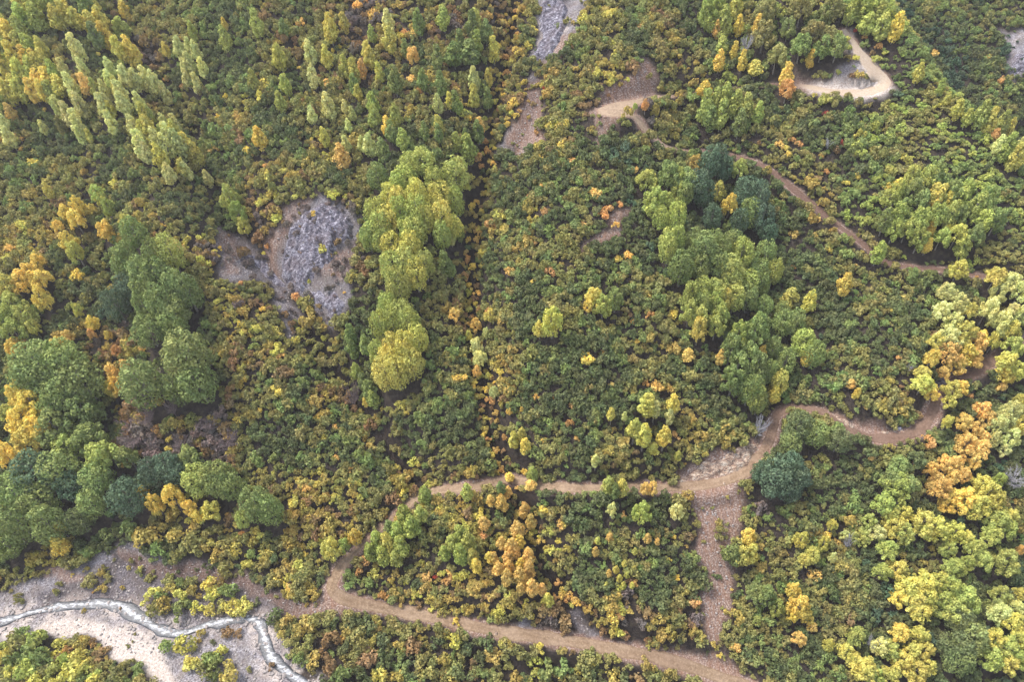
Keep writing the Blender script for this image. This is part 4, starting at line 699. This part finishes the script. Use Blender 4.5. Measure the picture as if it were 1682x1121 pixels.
bushes('on the slope below the pale hairpin', [(1357, 187, 12, 'X'), (1380, 236, 12, 'X'), (1330, 172, 10, 'R'), (1370, 248, 20, 'R'), (1411, 222, 20, 'K'), (1300, 230, 16, 'N'), (1404, 50, 9, 'X'), (1420, 60, 10, 'N'), (1444, 76, 12, 'N'), (1432, 86, 10, 'R'), (1302, 438, 12, 'N'), (1306, 386, 18, 'A'), (1340, 364, 20, 'A'), (1356, 284, 12, 'N'), (1406, 290, 14, 'Y'), (1370, 80, 12, 'N')])
bushes('in the pink bank clearing of the upper road', [(1030, 132, 10, 'K'), (985, 205, 10, 'M'), (984, 190, 8, 'O')])
bushes('inside the pale hairpin on the ridge', [(1412, 122, 18, 'G'), (1406, 96, 12, 'K'), (1400, 126, 14, 'R'), (1420, 126, 14, 'O')])
bushes('scattered over the lower triangle of scrub', [(592, 936, 22, 'N'), (600, 920, 20, 'N'), (626, 980, 16, 'N'), (636, 984, 14, 'N'), (738, 956, 24, 'N'), (714, 950, 10, 'X'), (750, 1024, 14, 'Y'), (1098, 920, 12, 'Y'), (1108, 884, 10, 'Y'), (976, 890, 10, 'N'), (1024, 845, 12, 'N'), (912, 1000, 30, 'R'), (924, 1020, 30, 'R'), (930, 1036, 22, 'R'), (646, 822, 30, 'R'), (660, 844, 22, 'R'), (920, 862, 22, 'A'), (924, 860, 16, 'Y'), (1112, 950, 12, 'Y')])
bushes('in the leafless patch at left', [(258, 705, 18, 'N'), (262, 716, 16, 'R'), (290, 698, 28, 'G'), (300, 712, 20, 'R'), (280, 722, 16, 'Y'), (276, 738, 14, 'Y'), (258, 664, 26, 'G'), (328, 722, 18, 'G'), (206, 690, 22, 'R'), (340, 742, 22, 'R'), (178, 660, 24, 'O'), (208, 762, 18, 'A'), (260, 748, 20, 'R')])

# ------------------------------------------------------------------ the scrub that covers the slope: too many to count
GRID = ["GGGMMMMMRRRRMMOMGLLLLDDD", "GGGRMGGMMRMMOMOGGLLLLDDD", "GGMMMOGMMMMOOMRGGGGGLLDD", "MGGMMMMOGGGOMMMGGMMMLLDL", "MMGOOMOOGGGOGMGDDDGMLLLM", "OMMGORRRGGGOGMGGDGDGMLLM",
        "MGDGGORRGGMGGMMGGGGGMMMM", "GDGDGOOOGGMMGGGGGGGGGMMM", "DGRGGMOMGMMOGGGGGGDGGGGG", "GGRBMMMRRMMMGGGGGMGMGMGD", "GGMBBRMMMOMGMGGGGMGGGGGD", "DDDDGMOOMOMMMMMGGRDGGGDG",
        "DDMOOOOOMOOOOMMGMGGGGGDG", "OOMMMOOOMOOOMMMGMGGGDGGD", "MMMOOOGGMOOOORORRGGGDDDD", "LLMLMMMGOMMMOOORRMGMGDGD"]
FAR_NEG = True
MIXES = {'F': 'VVBBDDDDMMOO', 'G': 'DDDDDMOOOODG', 'M': 'DDDDOOMOOGMORO', 'O': 'DDOOOGGGROOK', 'R': 'OGORRUUUGDRO', 'L': 'OOMMLLDMOMKO', 'D': 'DDDDDBBMDDDO', 'B': 'UUUUURGUUORU'}
dx = 1.26
px_ = np.arange(-190, 205, dx); py_ = np.arange(14, 300, dx); SX, SY = np.meshgrid(px_, py_); rng = np.random.default_rng(5)
SX = (SX + rng.uniform(-0.48, 0.48, SX.shape) * dx).ravel(); SY = (SY + rng.uniform(-0.48, 0.48, SY.shape) * dx).ravel(); SZ = Hs(SX, SY)
U, V_, D_ = proj(SX, SY, SZ); k = (D_ > 10) & (U > -260) & (U < W + 330) & (V_ > -170) & (V_ < HH + 190)
SX, SY, SZ, U, V_ = SX[k], SY[k], SZ[k], U[k], V_[k]
bare = bare_f(SX, SY); road = road_f(SX, SY); stm = stream_f(SX, SY)
rad = 0.85 + 1.25 * rng.random(len(SX)) ** 2.2 + 1.0 * (fbm(SX, SY, 5, 40) - 0.5)
dens = np.ones(len(SX))
u = np.clip((U + (fbm(SX, SY, 7, 41) - 0.5) * 170) / 70.08, 0, 23.99).astype(int); v = np.clip((V_ + (fbm(SX, SY, 7, 42) - 0.5) * 170) / 70.06, 0, 15.99).astype(int)
cls = np.array([GRID[b][a] for a, b in zip(u, v)]); cls[(bare > 0.35) & (V_ > 320) & (V_ < 560) & (U < 600)] = 'B'
fd, fs_, _ = polydist(SX, SY, RIDGE); cls[(fd < 9)] = 'L'; cls[(fs_ > 0) & False] = 'F'; farside = (fs_ < 0) if FAR_NEG else (fs_ > 0); cls[farside & (fd > 13)] = 'F'
dens[cls == 'R'] = 0.78; dens[cls == 'B'] = 1.0; rad = np.where(cls == 'B', rad * 1.25, rad); dens[cls == 'O'] = 0.93
patch = fbm(SX, SY, 8.0, 43, 4)
keep = (rng.random(len(SX)) < dens) & (road > -0.15 + rad * 0.34) & (stm > 2.2) & (bare < 0.35 + 0.1 * rng.random(len(SX))) | ((bare >= 0.35) & (rng.random(len(SX)) < np.where((U > 1100) & (U < 1240) & (V_ > 850), 0.17, np.where((V_ > 320) & (V_ < 560) & (U < 600), 0.28, np.where((V_ < 270) & (U > 800) & (U < 1010), 0.16, np.where((V_ > 890) & (V_ < 1005) & (U < 520), 0.16, 0.05))))) & (road > 1.2) & (stm > 2.5))
gl0 = np.minimum(polydist(SX, SY, GLINE['central'])[0], np.minimum(polydist(SX, SY, GLINE['lowcentral'])[0], polydist(SX, SY, GLINE['left'])[0] - 0.25)); keep &= gl0 > 0.35
for x, y, b in OCC: keep &= (SX - x) ** 2 + (SY - y) ** 2 > (0.8 * b + 0.2) ** 2
SX, SY, SZ, rad, cls, patch, bare = (q[keep] for q in (SX, SY, SZ, rad, cls, patch, bare)); n = len(SX)
rad = np.where(bare > 0.35, rad * 0.55, rad)
fd, fs_, _ = polydist(SX, SY, RIDGE); crest = (fd < 16) & (fs_ > 0) | (fd < 14) & (fs_ <= 0); lowk = np.where(crest, 0.8, 1.0); rad = np.where(crest, rad * 0.88, rad)
gl = np.minimum(polydist(SX, SY, GLINE['central'])[0], polydist(SX, SY, GLINE['lowcentral'])[0]); rad = np.where(gl < 2.6, np.minimum(rad, 1.1), rad)
hue = np.clip((patch - 0.5) * 2.4 + 0.5 + rng.normal(size=n) * 0.16, 0, 0.9999)
lut = {c: np.array([tint(c, rng, 0) for _ in range(1)])[0] for c in PAL}
tn = np.empty((n, 3))
order = 'VBDMLOKYPGANRUX'
for c in MIXES:
    m = np.where(cls == c)[0]
    if len(m) == 0: continue
    seq = sorted(MIXES[c], key=order.index)
    idx = (rng.random(len(m)) * len(seq)).astype(int) if False else np.clip((0.74 * hue[m] + 0.26 * rng.random(len(m))) * len(seq), 0, len(seq) - 1).astype(int)
    tn[m] = np.array([lut[seq[i]] for i in idx])
sp_r = rng.random(n); warm = np.isin(cls, list('OMR'))
for c, a, b in (('N', 0, 0.004), ('Y', 0.010, 0.018), ('A', 0.022, 0.028)):
    tn[(sp_r >= a) & (sp_r < b) & warm] = lut[c]; tn[(sp_r >= a) & (sp_r < a + (b - a) * 0.3) & ~warm] = lut[c]
gsel = (gl < 2.2 * (0.4 + 1.2 * vnoise(SX, SY, 9, 66))) & (rng.random(n) < 0.85); tn[gsel] = np.array([lut[c] for c in np.array(list('GYKGANOGR'))[rng.integers(0, 9, gsel.sum())]])
tn *= 1 + rng.uniform(-0.11, 0.11, (n, 1)); tn *= 1 + rng.uniform(-0.06, 0.06, (n, 3))
me = bpy.data.meshes.new('scrub'); me.vertices.add(n); me.vertices.foreach_set('co', np.stack([SX, SY, SZ - 0.12 * rad], -1).astype(np.float32).ravel())
a = me.attributes.new('tint', 'FLOAT_COLOR', 'POINT'); a.data.foreach_set('color', np.column_stack([tn, np.ones(n)]).astype(np.float32).ravel())
a = me.attributes.new('size', 'FLOAT_VECTOR', 'POINT'); hh = rad * rng.uniform(0.95, 1.7, n) * lowk; a.data.foreach_set('vector', np.stack([rad * rng.uniform(0.9, 1.15, n), rad, hh], -1).astype(np.float32).ravel())
a = me.attributes.new('turn', 'FLOAT_VECTOR', 'POINT'); a.data.foreach_set('vector', np.stack([rng.normal(size=n) * 0.1, rng.normal(size=n) * 0.1, rng.uniform(0, 6.28, n)], -1).astype(np.float32).ravel())
a = me.attributes.new('pick', 'INT', 'POINT'); a.data.foreach_set('value', rng.integers(0, 8, n).astype(np.int32))
scrub = obj('scrub', me, kind='stuff')
ng = bpy.data.node_groups.new('scrub_cover', 'GeometryNodeTree')
ng.interface.new_socket('Geometry', in_out='INPUT', socket_type='NodeSocketGeometry'); ng.interface.new_socket('Geometry', in_out='OUTPUT', socket_type='NodeSocketGeometry')
gi = ng.nodes.new('NodeGroupInput'); go = ng.nodes.new('NodeGroupOutput'); iop = ng.nodes.new('GeometryNodeInstanceOnPoints'); jn = ng.nodes.new('GeometryNodeJoinGeometry')
seen = {}
for o in BUSHES: seen.setdefault(o.data.name, o)
for o in seen.values():
    oi = ng.nodes.new('GeometryNodeObjectInfo'); oi.inputs['Object'].default_value = o; oi.inputs['As Instance'].default_value = True; oi.transform_space = 'ORIGINAL'; ng.links.new(oi.outputs['Geometry'], jn.inputs[0])
def named(name, t):
    q = ng.nodes.new('GeometryNodeInputNamedAttribute'); q.data_type = t; q.inputs['Name'].default_value = name; return q.outputs['Attribute']
e2r = ng.nodes.new('FunctionNodeEulerToRotation'); ng.links.new(named('turn', 'FLOAT_VECTOR'), e2r.inputs[0])
ng.links.new(gi.outputs[0], iop.inputs['Points']); ng.links.new(jn.outputs[0], iop.inputs['Instance']); iop.inputs['Pick Instance'].default_value = True
ng.links.new(named('pick', 'INT'), iop.inputs['Instance Index']); ng.links.new(e2r.outputs[0], iop.inputs['Rotation']); ng.links.new(named('size', 'FLOAT_VECTOR'), iop.inputs['Scale']); ng.links.new(iop.outputs[0], go.inputs[0])
md = scrub.modifiers.new('cover', 'NODES'); md.node_group = ng

# ------------------------------------------------------------------ stones
def stone_mesh(seed, material):
    import bmesh
    bm = bmesh.new(); bmesh.ops.create_icosphere(bm, subdivisions=2, radius=1.0); r = np.random.default_rng(seed); ax = r.normal(size=(5, 3)); ax /= np.linalg.norm(ax, axis=1)[:, None]; cut = r.uniform(0.55, 0.85, 5)
    for v in bm.verts:
        for q, c in zip(ax, cut):
            t = v.co.dot(Vector(q)) - c
            if t > 0: v.co -= Vector(q) * t
        v.co.z *= 0.7
    m = bpy.data.meshes.new('stone'); bm.to_mesh(m); bm.free(); m.materials.append(material); return m
SM = [stone_mesh(s, M['rock']) for s in range(3)]; ST = stone_mesh(9, M['tanrock'])
for x, y, r, mm, lab in ((1544, 628, 1.3, 0, 'grey blue boulder on the road edge beside the golden cluster'), (1541, 636, 1.1, 1, 'grey boulder just below the grey blue boulder on the road edge'), (1189, 795, 0.35, 3, 'small white stone on the road above the bare slip'), (815, 1042, 0.4, 3, 'pale stone beside the lower road near its middle'), (1475, 703, 0.7, 2, 'grey stone in the pinkish bank of the right hand road bend')):
    p, _ = hit([x], [y], Hs); o = obj('boulder', ST if mm == 3 else SM[mm], label=lab, category='boulder'); o.location = p[0] + np.array([0, 0, 0.25 * r]); o.scale = (r * 1.2, r, r); o.rotation_euler = (0.1, 0.2, x)
Vs = []; Qs = []; n0 = 0; rs = np.random.default_rng(77); bv = np.empty(len(SM[0].vertices) * 3); 
cand = np.stack([rs.uniform(-140, 140, 60000), rs.uniform(15, 190, 60000)], 1); bw = bare_f(*cand.T); rdv = road_f(*cand.T); gw = sampler(np.maximum(M_grav, 0.6 * M_dirt * (ROADD > 1.5)))(*cand.T); sw = stream_f(*cand.T)
cand = cand[((gw > 0.5) & (rdv > 0.8)) | (sw < 3.5)][:5200]
sizes = (0.09 + 0.22 * rs.random(len(cand)) ** 3) * np.where(stream_f(*cand.T) < 2.6, 1.7, 1.0); cz = Hs(*cand.T)
for i in range(len(cand)):
    m_ = SM[i % 3]; m_.vertices.foreach_get('co', bv); v = bv.reshape(-1, 3) * sizes[i]; c_, s_ = math.cos(i), math.sin(i); v = np.stack([v[:, 0] * c_ - v[:, 1] * s_, v[:, 0] * s_ + v[:, 1] * c_, v[:, 2]], 1) + (cand[i, 0], cand[i, 1], cz[i] + sizes[i] * 0.2)
    if i < 3 or 'F%d' % (i % 3) not in globals(): globals()['F%d' % (i % 3)] = np.array([p.vertices[:] for p in m_.polygons])
    Vs.append(v); Qs.append(globals()['F%d' % (i % 3)] + n0); n0 += len(v)
obj('gravel_stones', mesh_np('gravel_stones', np.vstack(Vs), np.vstack(Qs), M['pebble']), kind='stuff')
